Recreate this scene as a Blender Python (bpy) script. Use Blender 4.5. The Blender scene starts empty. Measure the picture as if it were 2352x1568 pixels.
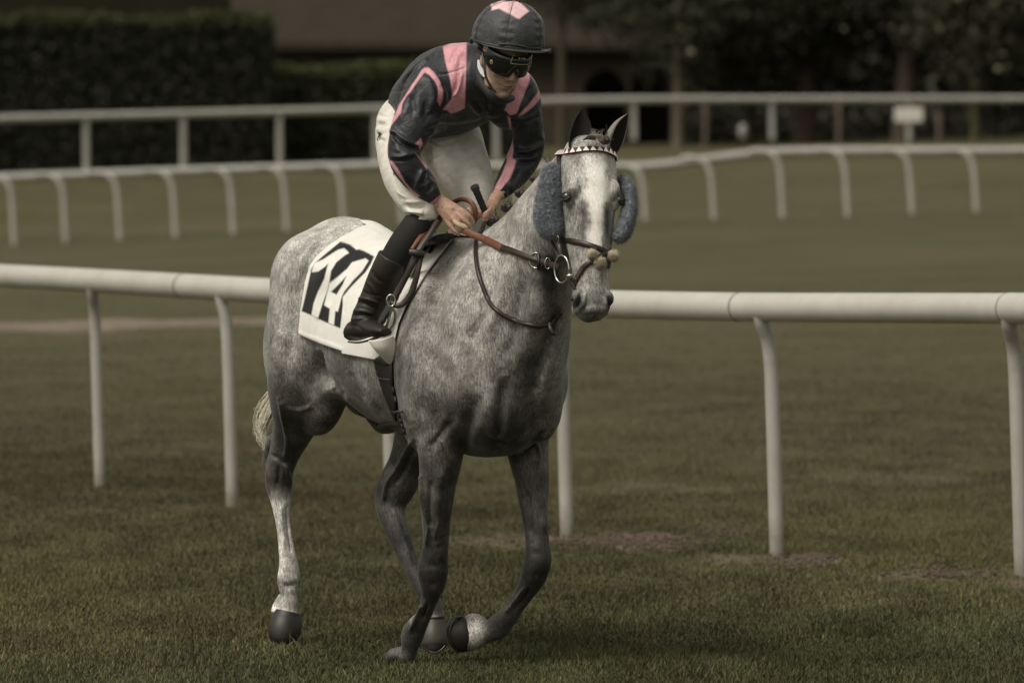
import bpy, bmesh, math, random
import numpy as np
from mathutils import Vector, Matrix
from mathutils.bvhtree import BVHTree
random.seed(7); rng = np.random.default_rng(11)
SC = bpy.context.scene; COL = SC.collection
# ---------------- camera, light, exposure ----------------
F_PX = 13376.0; CX = 1176.0; HY = 430.0; CAMH = 1.8; D0 = 22.0   # focal length in picture units (picture 2352 wide), horizon row, eye height
cam = bpy.data.cameras.new('camera'); camo = bpy.data.objects.new('camera', cam); COL.objects.link(camo)
camo.location = (0, 0, CAMH); camo.rotation_euler = (math.radians(90), 0, 0)
cam.sensor_width = 36.0; cam.lens = F_PX / 2352 * 36; cam.shift_y = -(784 - HY) / 2352
cam.clip_start = 0.5; cam.clip_end = 1500
cam.dof.use_dof = True; cam.dof.focus_distance = 21.75; cam.dof.aperture_fstop = 4.0; cam.dof.aperture_blades = 9
SC.camera = camo
W = bpy.data.worlds.new('World'); SC.world = W; W.use_nodes = True
nt = W.node_tree; bg = nt.nodes['Background']
SUN_EL, SUN_AZ = math.radians(54), math.radians(-135)        # azimuth measured from +Y towards +X
sky = nt.nodes.new('ShaderNodeTexSky'); sky.sky_type = 'NISHITA'; sky.sun_disc = False
sky.sun_elevation = SUN_EL; sky.sun_rotation = SUN_AZ; sky.dust_density = 4; sky.air_density = 1.2
hs = nt.nodes.new('ShaderNodeHueSaturation'); hs.inputs['Saturation'].default_value = 0.095
tint = nt.nodes.new('ShaderNodeMix'); tint.data_type = 'RGBA'; tint.blend_type = 'MULTIPLY'; tint.inputs[0].default_value = 1
tint.inputs[7].default_value = (1.0, 0.95, 0.84, 1)
nt.links.new(sky.outputs[0], hs.inputs['Color']); nt.links.new(hs.outputs[0], tint.inputs[6]); nt.links.new(tint.outputs[2], bg.inputs[0])
bg.inputs[1].default_value = 0.095
sun = bpy.data.lights.new('sun', 'SUN'); sun.energy = 1.3; sun.angle = math.radians(28); sun.color = (1.0, 0.95, 0.86)
suno = bpy.data.objects.new('sun', sun); COL.objects.link(suno)
sd = Vector((math.cos(SUN_EL) * math.sin(SUN_AZ), math.cos(SUN_EL) * math.cos(SUN_AZ), math.sin(SUN_EL)))
suno.rotation_euler = sd.to_track_quat('Z', 'Y').to_euler(); suno.location = (-20, 10, 40)
SC.view_settings.view_transform = 'Standard'; SC.view_settings.look = 'None'; SC.view_settings.gamma = 1.0
SC.view_settings.use_curve_mapping = False; SC.view_settings.exposure = 0.45

# ---------------- helpers ----------------
def A(*v): return np.array(v, dtype=float)
def P(px, py, dy=0.0):
    """world point seen at picture (px,py) at distance D0+dy"""
    Y = D0 + dy
    return A((px - CX) * Y / F_PX, Y, CAMH - (py - HY) * Y / F_PX)
def proj(co):
    co = np.asarray(co); Y = co[..., 1]
    return np.stack([CX + F_PX * co[..., 0] / Y, HY + F_PX * (CAMH - co[..., 2]) / Y], -1)
TH = math.radians(31)
HO = A(-0.166, D0, 0.0); HF_ = A(math.sin(TH), -math.cos(TH), 0); HR = A(-math.cos(TH), -math.sin(TH), 0)
def HP(f, r, z): return HO + HF_ * f + HR * r + A(0, 0, z)      # point in the horse's own frame
UP = A(0, 0, 1)
def nrm(v): v = np.asarray(v, float); return v / (np.linalg.norm(v, axis=-1, keepdims=True) + 1e-12)
def cr(pts, sub):
    """Catmull-Rom through rows of pts"""
    pts = np.asarray(pts, float); n = len(pts)
    if n < 3 or sub <= 1: 
        if n == 2 and sub > 1: return np.array([pts[0] + (pts[1] - pts[0]) * k / sub for k in range(sub + 1)])
        return pts
    out = []
    for i in range(n - 1):
        p0 = pts[max(i - 1, 0)]; p1 = pts[i]; p2 = pts[i + 1]; p3 = pts[min(i + 2, n - 1)]
        for k in range(sub):
            t = k / sub; t2 = t * t; t3 = t2 * t
            out.append(0.5 * ((2 * p1) + (-p0 + p2) * t + (2 * p0 - 5 * p1 + 4 * p2 - p3) * t2 + (-p0 + 3 * p1 - 3 * p2 + p3) * t3))
    out.append(pts[-1]); return np.array(out)
class MB:
    def __init__(s): s.v = []; s.f = []; s.n = 0
    def add(s, v, f):
        v = np.asarray(v, float); s.v.append(v); s.f.extend([tuple(int(i) + s.n for i in q) for q in f]); s.n += len(v); return s
    def loft(s, rings, cap=True, closed=True):
        """rings: (m,n,3)"""
        rings = np.asarray(rings, float); m, n = rings.shape[:2]; f = []
        for i in range(m - 1):
            for j in range(n if closed else n - 1):
                k = (j + 1) % n
                f.append((i * n + j, i * n + k, (i + 1) * n + k, (i + 1) * n + j))
        v = rings.reshape(-1, 3)
        if cap and closed:
            k0 = len(v); v = np.concatenate([v, rings[0], rings[-1]])
            f.append(tuple(k0 + j for j in range(n))[::-1]); f.append(tuple(k0 + n + j for j in range(n)))
        return s.add(v, f)
    def ell(s, c, ax, n=16):
        """ellipsoid: centre, three axis vectors"""
        c = np.asarray(c, float); ax = [np.asarray(a, float) for a in ax]; rings = []
        for i in range(1, n):
            t = math.pi * i / n; ph = np.linspace(0, 2 * math.pi, 2 * n, endpoint=False)
            rings.append(c + math.cos(t) * ax[2] + math.sin(t) * (np.cos(ph)[:, None] * ax[0] + np.sin(ph)[:, None] * ax[1]))
        return s.loft(rings)
    def ball(s, c, r, n=12): return s.ell(c, [A(r, 0, 0), A(0, r, 0), A(0, 0, r)], n)
    def box(s, c, h, R=None):
        c = np.asarray(c, float); R = np.eye(3) if R is None else np.asarray(R, float)
        v = [c + R.T @ (A(i, j, k) * h) for i in (-1, 1) for j in (-1, 1) for k in (-1, 1)]
        return s.add(v, [(0, 1, 3, 2), (4, 6, 7, 5), (0, 4, 5, 1), (2, 3, 7, 6), (0, 2, 6, 4), (1, 5, 7, 3)])
    def tube(s, pts, rad, n=10, sub=1, ref=None, flat=1.0):
        """round or flattened tube along 3D pts; rad scalar or list"""
        pts = np.asarray(pts, float); rad = np.full(len(pts), rad) if np.isscalar(rad) else np.asarray(rad, float)
        q = cr(np.c_[pts, rad], sub); pts, rad = q[:, :3], np.maximum(q[:, 3], 1e-4)
        T = nrm(np.gradient(pts, axis=0)); rings = []
        u = None; ph = np.linspace(0, 2 * math.pi, n, endpoint=False)
        for i in range(len(pts)):
            if ref is not None: r0 = np.asarray(ref[i] if np.ndim(ref) == 2 else ref, float)
            elif u is None: r0 = A(0, 1, 0) if abs(T[i][1]) < .9 else A(1, 0, 0)
            else: r0 = u
            u = nrm(r0 - T[i] * np.dot(r0, T[i])); w = np.cross(T[i], u)
            rings.append(pts[i] + rad[i] * (np.cos(ph)[:, None] * u * flat + np.sin(ph)[:, None] * w))
        return s.loft(rings)
    def limb(s, rows, sub=4, n=20):
        """rows: px,py,dy,halfwidth(picture units),depth radius m"""
        q = cr(rows, sub); c = np.array([P(a[0], a[1], a[2]) for a in q]); T = nrm(np.gradient(c, axis=0))
        ph = np.linspace(0, 2 * math.pi, n, endpoint=False); rings = []
        for i in range(len(q)):
            v = nrm(A(0, 1, 0) - T[i] * T[i][1]); u = np.cross(T[i], v)
            rw = max(q[i][3], .5) * c[i][1] / F_PX; rd = max(q[i][4], .002)
            rings.append(c[i] + np.cos(ph)[:, None] * u * rw + np.sin(ph)[:, None] * v * rd)
        return s.loft(rings)
    def mesh(s, name='m'):
        me = bpy.data.meshes.new(name); me.from_pydata(np.concatenate(s.v).tolist() if s.v else [], [], s.f); me.update(); return me
    def build(s, name, mat, parent=None, smooth=True, recalc=False):
        me = s.mesh(name)
        if recalc:
            b = bmesh.new(); b.from_mesh(me); bmesh.ops.recalc_face_normals(b, faces=b.faces); b.to_mesh(me); b.free()
        return obj(name, me, mat, parent, smooth)
def obj(name, me, mat=None, parent=None, smooth=True):
    o = bpy.data.objects.new(name, me); COL.objects.link(o)
    if mat is not None and not me.materials: me.materials.append(mat)
    if smooth and len(me.polygons): me.polygons.foreach_set('use_smooth', [len(p.vertices) <= 4 for p in me.polygons])
    if parent is not None:
        o.parent = parent; o.matrix_parent_inverse = Matrix.Translation(-parent.location)
    return o
def tag(o, label=None, cat=None, group=None, kind=None):
    if label: o['label'] = label
    if cat: o['category'] = cat
    if group: o['group'] = group
    if kind: o['kind'] = kind
    return o
def empty(name, loc, label=None, cat=None, group=None):
    o = bpy.data.objects.new(name, None); COL.objects.link(o); o.location = [float(x) for x in loc]; o.empty_display_size = .1
    return tag(o, label, cat, group)
def remesh(mb, voxel, smooth_it=4, fac=.5):
    me = mb.mesh('tmp'); o = bpy.data.objects.new('tmp', me); COL.objects.link(o)
    m = o.modifiers.new('r', 'REMESH'); m.mode = 'VOXEL'; m.voxel_size = voxel
    if smooth_it:
        m = o.modifiers.new('s', 'SMOOTH'); m.factor = fac; m.iterations = smooth_it
    dg = bpy.context.evaluated_depsgraph_get(); me2 = bpy.data.meshes.new_from_object(o.evaluated_get(dg))
    bpy.data.objects.remove(o); bpy.data.meshes.remove(me); return me2
def lap(me, co, mask, it, fac=.5):
    """soften a surface where mask is high"""
    e = np.empty(len(me.edges) * 2, np.int32); me.edges.foreach_get('vertices', e); e = e.reshape(-1, 2); n = len(co)
    i = np.concatenate([e[:, 0], e[:, 1]]); j = np.concatenate([e[:, 1], e[:, 0]]); deg = np.maximum(np.bincount(i, minlength=n), 1)[:, None]; k = (mask * fac)[:, None]
    for _ in range(it):
        cj = co[j]; av = np.stack([np.bincount(i, cj[:, a], n) for a in range(3)], 1) / deg; co = co + (av - co) * k
    return co
def get_co(me):
    a = np.empty(len(me.vertices) * 3, np.float32); me.vertices.foreach_get('co', a); return a.reshape(-1, 3).astype(float)
def set_co(me, co): me.vertices.foreach_set('co', co.astype(np.float32).ravel()); me.update()
def get_no(me):
    a = np.empty(len(me.vertices) * 3, np.float32); me.vertex_normals.foreach_get('vector', a); return a.reshape(-1, 3).astype(float)
def set_col(me, name, col):
    at = me.attributes.new(name, 'FLOAT_COLOR', 'POINT'); c = np.ones((len(me.vertices), 4), np.float32); c[:, :3] = col; at.data.foreach_set('color', c.ravel())
def dseg(p, poly, closed=False):
    """distance in the picture from points p to a polyline"""
    poly = np.asarray(poly, float); best = np.full(len(p), 1e9); n = len(poly)
    for i in range(n if closed else n - 1):
        a = poly[i]; b = poly[(i + 1) % n]; ab = b - a; t = np.clip(((p - a) @ ab) / (ab @ ab + 1e-9), 0, 1)
        d = np.hypot(*(p - a - t[:, None] * ab).T); best = np.minimum(best, d)
    return best
def inside(p, poly):
    poly = np.asarray(poly, float); r = np.zeros(len(p), bool); n = len(poly); j = n - 1
    for i in range(n):
        xi, yi = poly[i]; xj, yj = poly[j]
        c = ((yi > p[:, 1]) != (yj > p[:, 1])) & (p[:, 0] < (xj - xi) * (p[:, 1] - yi) / (yj - yi + 1e-12) + xi); r ^= c; j = i
    return r
def cover(p, poly, soft=1.5):
    d = dseg(p, poly, True); s = np.where(inside(p, poly), d, -d); return np.clip(s / soft * .5 + .5, 0, 1)
def facing(no, k=2.0): return np.clip(-no[:, 1] * k + .15, 0, 1)
def sculpt(co, no, poly, w, amt, lo=None, hi=None, taper=True):
    """raise (amt>0) or press (amt<0) a ridge along a line drawn over the near side of a surface"""
    p = proj(co); poly = np.asarray(poly, float)
    m = (p[:, 0] > poly[:, 0].min() - 3 * w) & (p[:, 0] < poly[:, 0].max() + 3 * w) & (p[:, 1] > poly[:, 1].min() - 3 * w) & (p[:, 1] < poly[:, 1].max() + 3 * w)
    if lo is not None: m &= co[:, 1] > D0 + lo
    if hi is not None: m &= co[:, 1] < D0 + hi
    if not m.any(): return
    q = cr(poly, 4) if len(poly) > 2 else poly
    d = dseg(p[m], q); g = np.exp(-(d / w) ** 2) * facing(no[m])
    if taper and len(poly) > 1:
        e = np.minimum(np.hypot(*(p[m] - poly[0]).T), np.hypot(*(p[m] - poly[-1]).T)); g *= np.clip(e / (w * 2.5), .15, 1)
    co[m] += no[m] * (g * amt)[:, None]
def bvh(me): 
    return BVHTree.FromPolygons([tuple(v.co) for v in me.vertices], [tuple(p.vertices) for p in me.polygons])
def hit(tree, px, py, off=0.0, default=None):
    o = Vector((0, 0, CAMH)); q = P(px, py, 0); d = (Vector(q) - o).normalized()
    r = tree.ray_cast(o, d)
    if r[0] is None: return default
    n = r[1] if r[1].dot(d) < 0 else -r[1]
    return np.array(r[0] + n * off), np.array(n)
def drape(tree, poly, off, sub=6, fall=None):
    """lay a line drawn over the surface onto it; misses are filled from their neighbours"""
    q = cr(poly, sub) if len(poly) > 2 else cr(poly, sub * 2); out = []; ns = []
    hs_ = [hit(tree, a[0], a[1], off) for a in q]
    ys = [h[0][1] if h else np.nan for h in hs_]; idx = [i for i, y in enumerate(ys) if y == y]
    for i, h in enumerate(hs_):
        if h is None:
            j = min(idx, key=lambda k: abs(k - i)) if idx else 0
            Y = ys[j] if idx else D0 + (fall or 0)
            out.append(P(q[i][0], q[i][1], Y - D0)); ns.append(hs_[j][1] if idx else A(0, -1, 0))
        else: out.append(h[0]); ns.append(h[1])
    return np.array(out), np.array(ns)
def smooth1(a, it=2):
    a = a.copy()
    for _ in range(it): a[1:-1] = (a[:-2] + 2 * a[1:-1] + a[2:]) / 4
    return a
def strap(mb, tree, poly, w, th=.003, off=.003, sub=6, fall=None, it=2):
    """leather strap laid on a surface: width w metres, thickness th"""
    c, n = drape(tree, poly, off, sub, fall); c = smooth1(c, it); n = nrm(smooth1(n, 3)); T = nrm(np.gradient(c, axis=0)); rings = []
    for i in range(len(c)):
        u = nrm(np.cross(T[i], n[i])) * w / 2; v = n[i] * th
        rings.append([c[i] - u, c[i] - u * .9 + v, c[i] + u * .9 + v, c[i] + u, c[i] + u * .9 - v, c[i] - u * .9 - v])
    return mb.loft(rings)
# ---------------- materials ----------------
def mat(name, col=(.5, .5, .5), rough=.6, metal=0.0, spec=.5, sheen=0.0):
    m = bpy.data.materials.new(name); m.use_nodes = True; b = m.node_tree.nodes['Principled BSDF']
    b.inputs['Base Color'].default_value = (*col, 1); b.inputs['Roughness'].default_value = rough; b.inputs['Metallic'].default_value = metal
    b.inputs['Specular IOR Level'].default_value = spec; b.inputs['Sheen Weight'].default_value = sheen
    return m, m.node_tree, b
def N(nt, t, **kw):
    n = nt.nodes.new(t)
    for k, v in kw.items():
        if k in n.inputs: n.inputs[k].default_value = v
        else: setattr(n, k, v)
    return n
def noise(nt, scale, detail=4, rough=.6, vec=None, dist=0):
    n = nt.nodes.new('ShaderNodeTexNoise'); n.inputs['Scale'].default_value = scale; n.inputs['Detail'].default_value = detail
    n.inputs['Roughness'].default_value = rough; n.inputs['Distortion'].default_value = dist
    if vec is not None: nt.links.new(vec, n.inputs['Vector'])
    return n.outputs[0]
def wpos(nt, scale=(1, 1, 1), rot=(0, 0, 0)):
    g = nt.nodes.new('ShaderNodeNewGeometry'); m = nt.nodes.new('ShaderNodeMapping'); m.inputs['Scale'].default_value = scale; m.inputs['Rotation'].default_value = rot
    nt.links.new(g.outputs['Position'], m.inputs['Vector']); return m.outputs[0]
def opos(nt, scale=(1, 1, 1), rot=(0, 0, 0)):
    g = nt.nodes.new('ShaderNodeTexCoord'); m = nt.nodes.new('ShaderNodeMapping'); m.inputs['Scale'].default_value = scale; m.inputs['Rotation'].default_value = rot
    nt.links.new(g.outputs['Object'], m.inputs['Vector']); return m.outputs[0]
def ramp(nt, fac, stops):
    r = nt.nodes.new('ShaderNodeValToRGB'); e = r.color_ramp.elements
    while len(e) < len(stops): e.new(.5)
    for i, (p, c) in enumerate(stops): e[i].position = p; e[i].color = (*c, 1) if len(c) == 3 else c
    nt.links.new(fac, r.inputs[0]); return r.outputs[0]
def mixc(nt, fac, a, b, mode='MIX'):
    m = nt.nodes.new('ShaderNodeMix'); m.data_type = 'RGBA'; m.blend_type = mode
    for inp, v in ((m.inputs[0], fac), (m.inputs[6], a), (m.inputs[7], b)):
        if isinstance(v, (int, float)): inp.default_value = v
        elif isinstance(v, tuple): inp.default_value = (*v, 1) if len(v) == 3 else v
        else: nt.links.new(v, inp)
    return m.outputs[2]
def math_(nt, op, a, b=None, clamp=False):
    m = nt.nodes.new('ShaderNodeMath'); m.operation = op; m.use_clamp = clamp
    for inp, v in ((m.inputs[0], a), (m.inputs[1], b)):
        if v is None: continue
        if isinstance(v, (int, float)): inp.default_value = v
        else: nt.links.new(v, inp)
    return m.outputs[0]
def bump(nt, b, h, strength=.3, dist=.01):
    n = nt.nodes.new('ShaderNodeBump'); n.inputs['Strength'].default_value = strength; n.inputs['Distance'].default_value = dist
    nt.links.new(h, n.inputs['Height']); nt.links.new(n.outputs[0], b.inputs['Normal']); return n
def speckle(name, col, var=.2, scale=40, rough=.6, spec=.5, metal=0.0, bumps=.15, bd=.002, sheen=0, w=(1, 1, 1)):
    """plain colour with wear: noise in colour and relief"""
    m, nt, b = mat(name, col, rough, metal, spec, sheen); v = opos(nt, w); n1 = noise(nt, scale, 5, .65, v)
    c = mixc(nt, n1, tuple(x * (1 - var) for x in col), tuple(min(1, x * (1 + var)) for x in col)); nt.links.new(c, b.inputs['Base Color'])
    if bumps: bump(nt, b, n1, bumps, bd)
    return m
# ================= terrain =================
def lerp(a, b, t): return a + (b - a) * t
def rail_lines(X):
    k = np.clip((np.asarray(X, float) + 10) / 21, -.15, 1.4)
    return lerp(110., 104., k), lerp(122., 140., k), lerp(.69, 1.36, k), lerp(1.98, 2.95, k)
def ground_z(X, Y):
    X = np.asarray(X, float); Y = np.asarray(Y, float); Xs = X * 110 / np.maximum(Y, 60); Ym, Yf, zm, zf = rail_lines(Xs)
    t = np.clip((Y - 36) / (Ym - 36), 0, 1); z = zm * (t * .75 + t * t * .25)
    t2 = np.clip((Y - Ym) / (Yf - Ym), 0, 1); z = z + (zf - zm) * t2
    t3 = np.clip((Y - Yf) / 60, 0, 1); near = np.clip((60 - np.abs(Y - 24)) / 60, 0, 1)
    return z + t3 * .8 + near * .009 * (np.sin(X * 3.1 + Y * .7) * np.sin(Y * 1.9 + 1) + .6 * np.sin(X * 7.3 - Y * 2.2))
def make_ground():
    # picture-independent grid, denser near the camera
    ys = np.concatenate([np.linspace(-30, 18, 13), np.arange(18.4, 38, .12), np.linspace(38.5, 240, 300), np.linspace(250, 1300, 20)])
    xs = np.concatenate([np.linspace(-600, -30, 14), np.linspace(-28, -4.2, 50), np.arange(-4, 4, .08), np.linspace(4.2, 28, 50), np.linspace(30, 600, 14)])
    X, Y = np.meshgrid(xs, ys); Z = ground_z(X, Y)
    n = len(xs); m = len(ys); v = np.stack([X, Y, Z], -1).reshape(-1, 3)
    i = np.arange(m - 1)[:, None] * n + np.arange(n - 1)[None, :]; f = np.stack([i, i + 1, i + n + 1, i + n], -1).reshape(-1, 4)
    me = bpy.data.meshes.new('ground'); me.from_pydata(v.tolist(), [], f.tolist()); return me
def dirt_amount(x, y):
    """worn soil under the near rail: (x,y,rx,ry) patches"""
    a = np.zeros(np.shape(x))
    for (cx, cy, rx, ry, k) in DIRT:
        u = (x - cx) / rx; w = (y - cy) / ry
        wob = .35 * np.sin(x * 9 + cy + np.sin(y * 5)) + .35 * np.sin(y * 6 + x * 5 + 2 * np.sin(x * 3)) + .3 * np.sin(x * 27 + y * 9) + .25 * np.sin(x * 48 - y * 21)
        a = np.maximum(a, np.clip(1.35 - (u * u + w * w) - wob, 0, 1) * k)
    return a
def gp(px, py):
    """ground point (flat near ground) under a picture position"""
    Y = CAMH * F_PX / (py - HY); return ((px - CX) * Y / F_PX, Y)
DIRT = []
for (px, py, wpx, dpx, k) in [(1420, 1245, 210, 22, 1), (1850, 1288, 85, 18, 1), (1700, 1290, 90, 12, .6), (2170, 1318, 130, 16, .6), (1120, 1240, 120, 14, .4), (2335, 1345, 60, 12, .6), (1640, 1215, 90, 16, .45), (330, 1165, 140, 12, .25), (540, 1185, 80, 12, .3), (1500, 1125, 160, 20, .3), (2000, 1100, 220, 14, .25)]:
    x, y = gp(px, py); x2, y2 = gp(px, py + dpx); DIRT.append((x, y, wpx * y / F_PX, abs(y2 - y), k))
gm = make_ground(); gco = get_co(gm); da = dirt_amount(gco[:, 0], gco[:, 1])
set_col(gm, 'dirt', np.repeat(da[:, None], 3, 1))
m, nt, b = mat('turf', (.06, .065, .03), .9, spec=.1)
v = wpos(nt); big = noise(nt, .22, 4, .55, v); mid = noise(nt, 1.6, 5, .6, v); fine = noise(nt, 38, 4, .7, wpos(nt, (1, .35, 1)))
streak = noise(nt, 1.0, 4, .6, wpos(nt, (.22, .40, 1)))
c = mixc(nt, ramp(nt, big, [(.35, (0, 0, 0)), (.65, (1, 1, 1))]), (.088, .085, .040), (.112, .099, .056))
c = mixc(nt, ramp(nt, mid, [(.4, (0, 0, 0)), (.7, (1, 1, 1))]), c, (.070, .069, .033))
c = mixc(nt, ramp(nt, streak, [(.42, (0, 0, 0)), (.70, (.7, .7, .7))]), c, (.142, .120, .074))
c = mixc(nt, math_(nt, 'MULTIPLY', fine, .5), c, (.035, .038, .017))
at = nt.nodes.new('ShaderNodeAttribute'); at.attribute_name = 'dirt'
soil = mixc(nt, fine, (.08, .062, .046), (.23, .178, .138)); c = mixc(nt, at.outputs['Fac'], mixc(nt, 1.0, c, (.90, .90, .90), 'MULTIPLY'), soil)
nt.links.new(c, b.inputs['Base Color']); bump(nt, b, fine, .5, .03); M_TURF = m
ground = obj('ground', gm, M_TURF); tag(ground, kind='structure')
# dirt track crossing the grass beyond the near rail
track = MB(); rows = []
for X in np.linspace(-16, .8, 90):
    Yc = 65.5 + X * .10; wdt = (1.1 + .35 * math.sin(X * 2.3) + .2 * math.sin(X * 5.1)) * min(1, max(.05, (0.9 - X) / 2.5))
    r = []
    for k in np.linspace(-1, 1, 7):
        y = Yc + k * wdt * 1.4; r.append([X, y, float(ground_z(X, y)) + .035 * (1 - k * k) + .004])
    rows.append(r)
track.loft(rows, cap=False, closed=False)
m, nt, b = mat('dry_soil', (.2, .15, .12), .95, spec=.1); n1 = noise(nt, 2.5, 5, .7, wpos(nt, (1, .3, 1)))
nt.links.new(ramp(nt, n1, [(.3, (.12, .095, .07)), (.55, (.19, .155, .125)), (.75, (.11, .10, .058))]), b.inputs['Base Color'])
o = track.build('dirt_path', m); tag(o, kind='structure')
# ---- short grass blades: near field ----
def grass():
    n = 570000; u = rng.random(n)
    Y = 20.9 + np.minimum(-13 * np.log(1 - u * .985), 60); hw = Y * (1176 + 170) / F_PX
    X = (rng.random(n) * 2 - 1) * hw; d = dirt_amount(X, Y); keep = rng.random(n) > np.clip(d * 1.3, 0, .93)
    X, Y, d = X[keep], Y[keep], d[keep]; n = len(X)
    clump = np.sin(X * 4.3 + 1.3 * np.sin(Y * 2.1)) * np.sin(Y * 3.7 + np.sin(X * 3.3)); h = (.013 + .020 * rng.random(n) ** 1.4) * (1 + .35 * clump) * (1 - .4 * d)
    tall = rng.random(n) < .014; h[tall] *= 2.0
    a = rng.random(n) * 6.28; lean = (.15 + .6 * rng.random(n)) * h; wd = .0017 + .0018 * rng.random(n); wd[tall] *= .8
    Z = ground_z(X, Y) - .004; ca, sa = np.cos(a), np.sin(a); t = rng.random(n) * 6.28; lx, ly = np.cos(t) * lean, np.sin(t) * lean
    v = np.empty((n, 5, 3))
    v[:, 0] = np.stack([X - ca * wd, Y - sa * wd, Z], -1); v[:, 1] = np.stack([X + ca * wd, Y + sa * wd, Z], -1)
    v[:, 2] = np.stack([X + ca * wd * .8 + lx * .35, Y + sa * wd * .8 + ly * .35, Z + h * .6], -1); v[:, 3] = np.stack([X - ca * wd * .8 + lx * .35, Y - sa * wd * .8 + ly * .35, Z + h * .6], -1)
    v[:, 4] = np.stack([X + lx, Y + ly, Z + h], -1)
    me = bpy.data.meshes.new('grass'); me.vertices.add(n * 5); me.vertices.foreach_set('co', v.astype(np.float32).ravel())
    b5 = np.arange(n)[:, None] * 5; loops = np.concatenate([b5 + [0, 1, 2, 3], b5 + [3, 2, 4]], 1).astype(np.int32).ravel()
    me.loops.add(len(loops)); me.loops.foreach_set('vertex_index', loops)
    st = (np.arange(n)[:, None] * 7 + [0, 4]).astype(np.int32).ravel(); me.polygons.add(n * 2); me.polygons.foreach_set('loop_start', st)
    me.update(calc_edges=True); me.validate()
    # colour per blade: greens, straw, brown-green by patches
    g = np.array([.080, .084, .032]); s = np.array([.15, .125, .06]); br = np.array([.082, .074, .042])
    def pn(f, sd):
        r_ = np.random.default_rng(sd); o_ = 0
        for _ in range(7): a_ = r_.random() * 6.28; o_ = o_ + np.sin((X * math.cos(a_) * 1.6 + Y * math.sin(a_) * .55) * f * (.7 + .6 * r_.random()) + r_.random() * 6.28)
        return o_ / 3.0
    patch = np.clip(.5 + .5 * pn(1.3, 1) + .3 * pn(4.2, 2), 0, 1); dark = np.clip(.5 + .55 * pn(.9, 3) + .35 * pn(6., 4), 0, 1); warm = np.clip(.45 + .5 * pn(1.8, 5), 0, 1)
    k = rng.random(n); col = g[None] * (.65 + .7 * rng.random(n))[:, None]
    col = np.where((k < .16 + .22 * patch)[:, None], br[None] * (.7 + .7 * rng.random(n))[:, None], col); col = np.where((k > .955 - .05 * d)[:, None], s[None] * (.6 + .9 * rng.random(n))[:, None], col)
    fade = np.clip((Y - 23) / 16, 0, 1)[:, None]; col = col * 1.12 * (1 - fade * .75) + np.array([.076, .072, .036]) * fade * .75
    col = col * (.62 + .55 * dark)[:, None] * (np.array([.93, .95, .92])[None] + np.clip((Y - 23) / 8, 0, 1)[:, None] * np.array([.13, .02, .02])[None] + np.array([.12, .02, .0])[None] * (warm - .4)[:, None]); set_col(me, 'tint', np.repeat(col, 5, 0)); return me
m, nt, b = mat('grass_blade', (.07, .09, .03), .65, spec=.25); at = nt.nodes.new('ShaderNodeAttribute'); at.attribute_name = 'tint'
nt.links.new(at.outputs['Color'], b.inputs['Base Color'])
M_BLADE = m
tag(obj('grass', grass(), m, smooth=False), 'short mown grass of the racecourse around the horse', 'grass', kind='stuff')
# ---- loose clods by the rail feet ----
mb = MB()
for (px, py, n_, rx, ry) in [(1860, 1280, 200, 50, 10), (1815, 1298, 240, 60, 12), (1420, 1246, 650, 190, 17), (1640, 1222, 80, 90, 12), (2180, 1315, 110, 150, 16)]:
    for _ in range(n_):
        x, y = gp(px + random.gauss(0, rx * .6), py + random.gauss(0, ry * .6)); r = random.uniform(.004, .012) * (2.0 if px == 1850 else 1)
        mb.ell(A(x, y, r * .4 + .006), [A(r * random.uniform(.7, 1.6), r * .3, 0), A(0, r, r * .2), A(0, -r * .2, r * random.uniform(.5, .9))], 4)
tag(mb.build('soil_crumbs', speckle('soil', (.095, .074, .056), .5, 60, .95, .1, bumps=.4), smooth=False), 'loose brown soil crumbs scattered by the feet of the near rail', 'soil', kind='stuff')

# ================= running rails =================
def white_plastic(name, k=1.0):
    m, nt, b = mat(name, (.78 * k, .76 * k, .70 * k), .42, spec=.4); v = wpos(nt); n1 = noise(nt, 3.0, 6, .7, v); n2 = noise(nt, 28, 5, .7, v)
    g = nt.nodes.new('ShaderNodeNewGeometry'); s = nt.nodes.new('ShaderNodeSeparateXYZ'); nt.links.new(g.outputs['Position'], s.inputs[0])
    c = mixc(nt, ramp(nt, n1, [(.35, (0, 0, 0)), (.75, (1, 1, 1))]), (.80 * k, .78 * k, .72 * k), (.64 * k, .61 * k, .53 * k))
    c = mixc(nt, ramp(nt, n2, [(.58, (0, 0, 0)), (.72, (.5, .5, .5))]), c, (.42, .39, .32))
    if name.startswith('post'):   # mud splashed up from the turf
        mud = math_(nt, 'MULTIPLY', ramp(nt, math_(nt, 'ADD', s.outputs['Z'], math_(nt, 'MULTIPLY', noise(nt, 14, 4, .7, v), .22)), [(.10, (1, 1, 1)), (.30, (0, 0, 0))]), .75); c = mixc(nt, mud, c, (.12, .10, .065))
    nt.links.new(c, b.inputs['Base Color']); bump(nt, b, n2, .05, .002); return m
M_RAIL = white_plastic('rail_plastic', .60); M_POST = white_plastic('post_plastic', .48); M_FAR = white_plastic('far_rail_paint', .48)
M_MID = white_plastic('mid_rail_shaded', .36); M_SEAM = speckle('seam_grime', (.16, .15, .12), .3, 60, .7)  # middle pipe darker than its posts: its shadow side put into the colour
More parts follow.
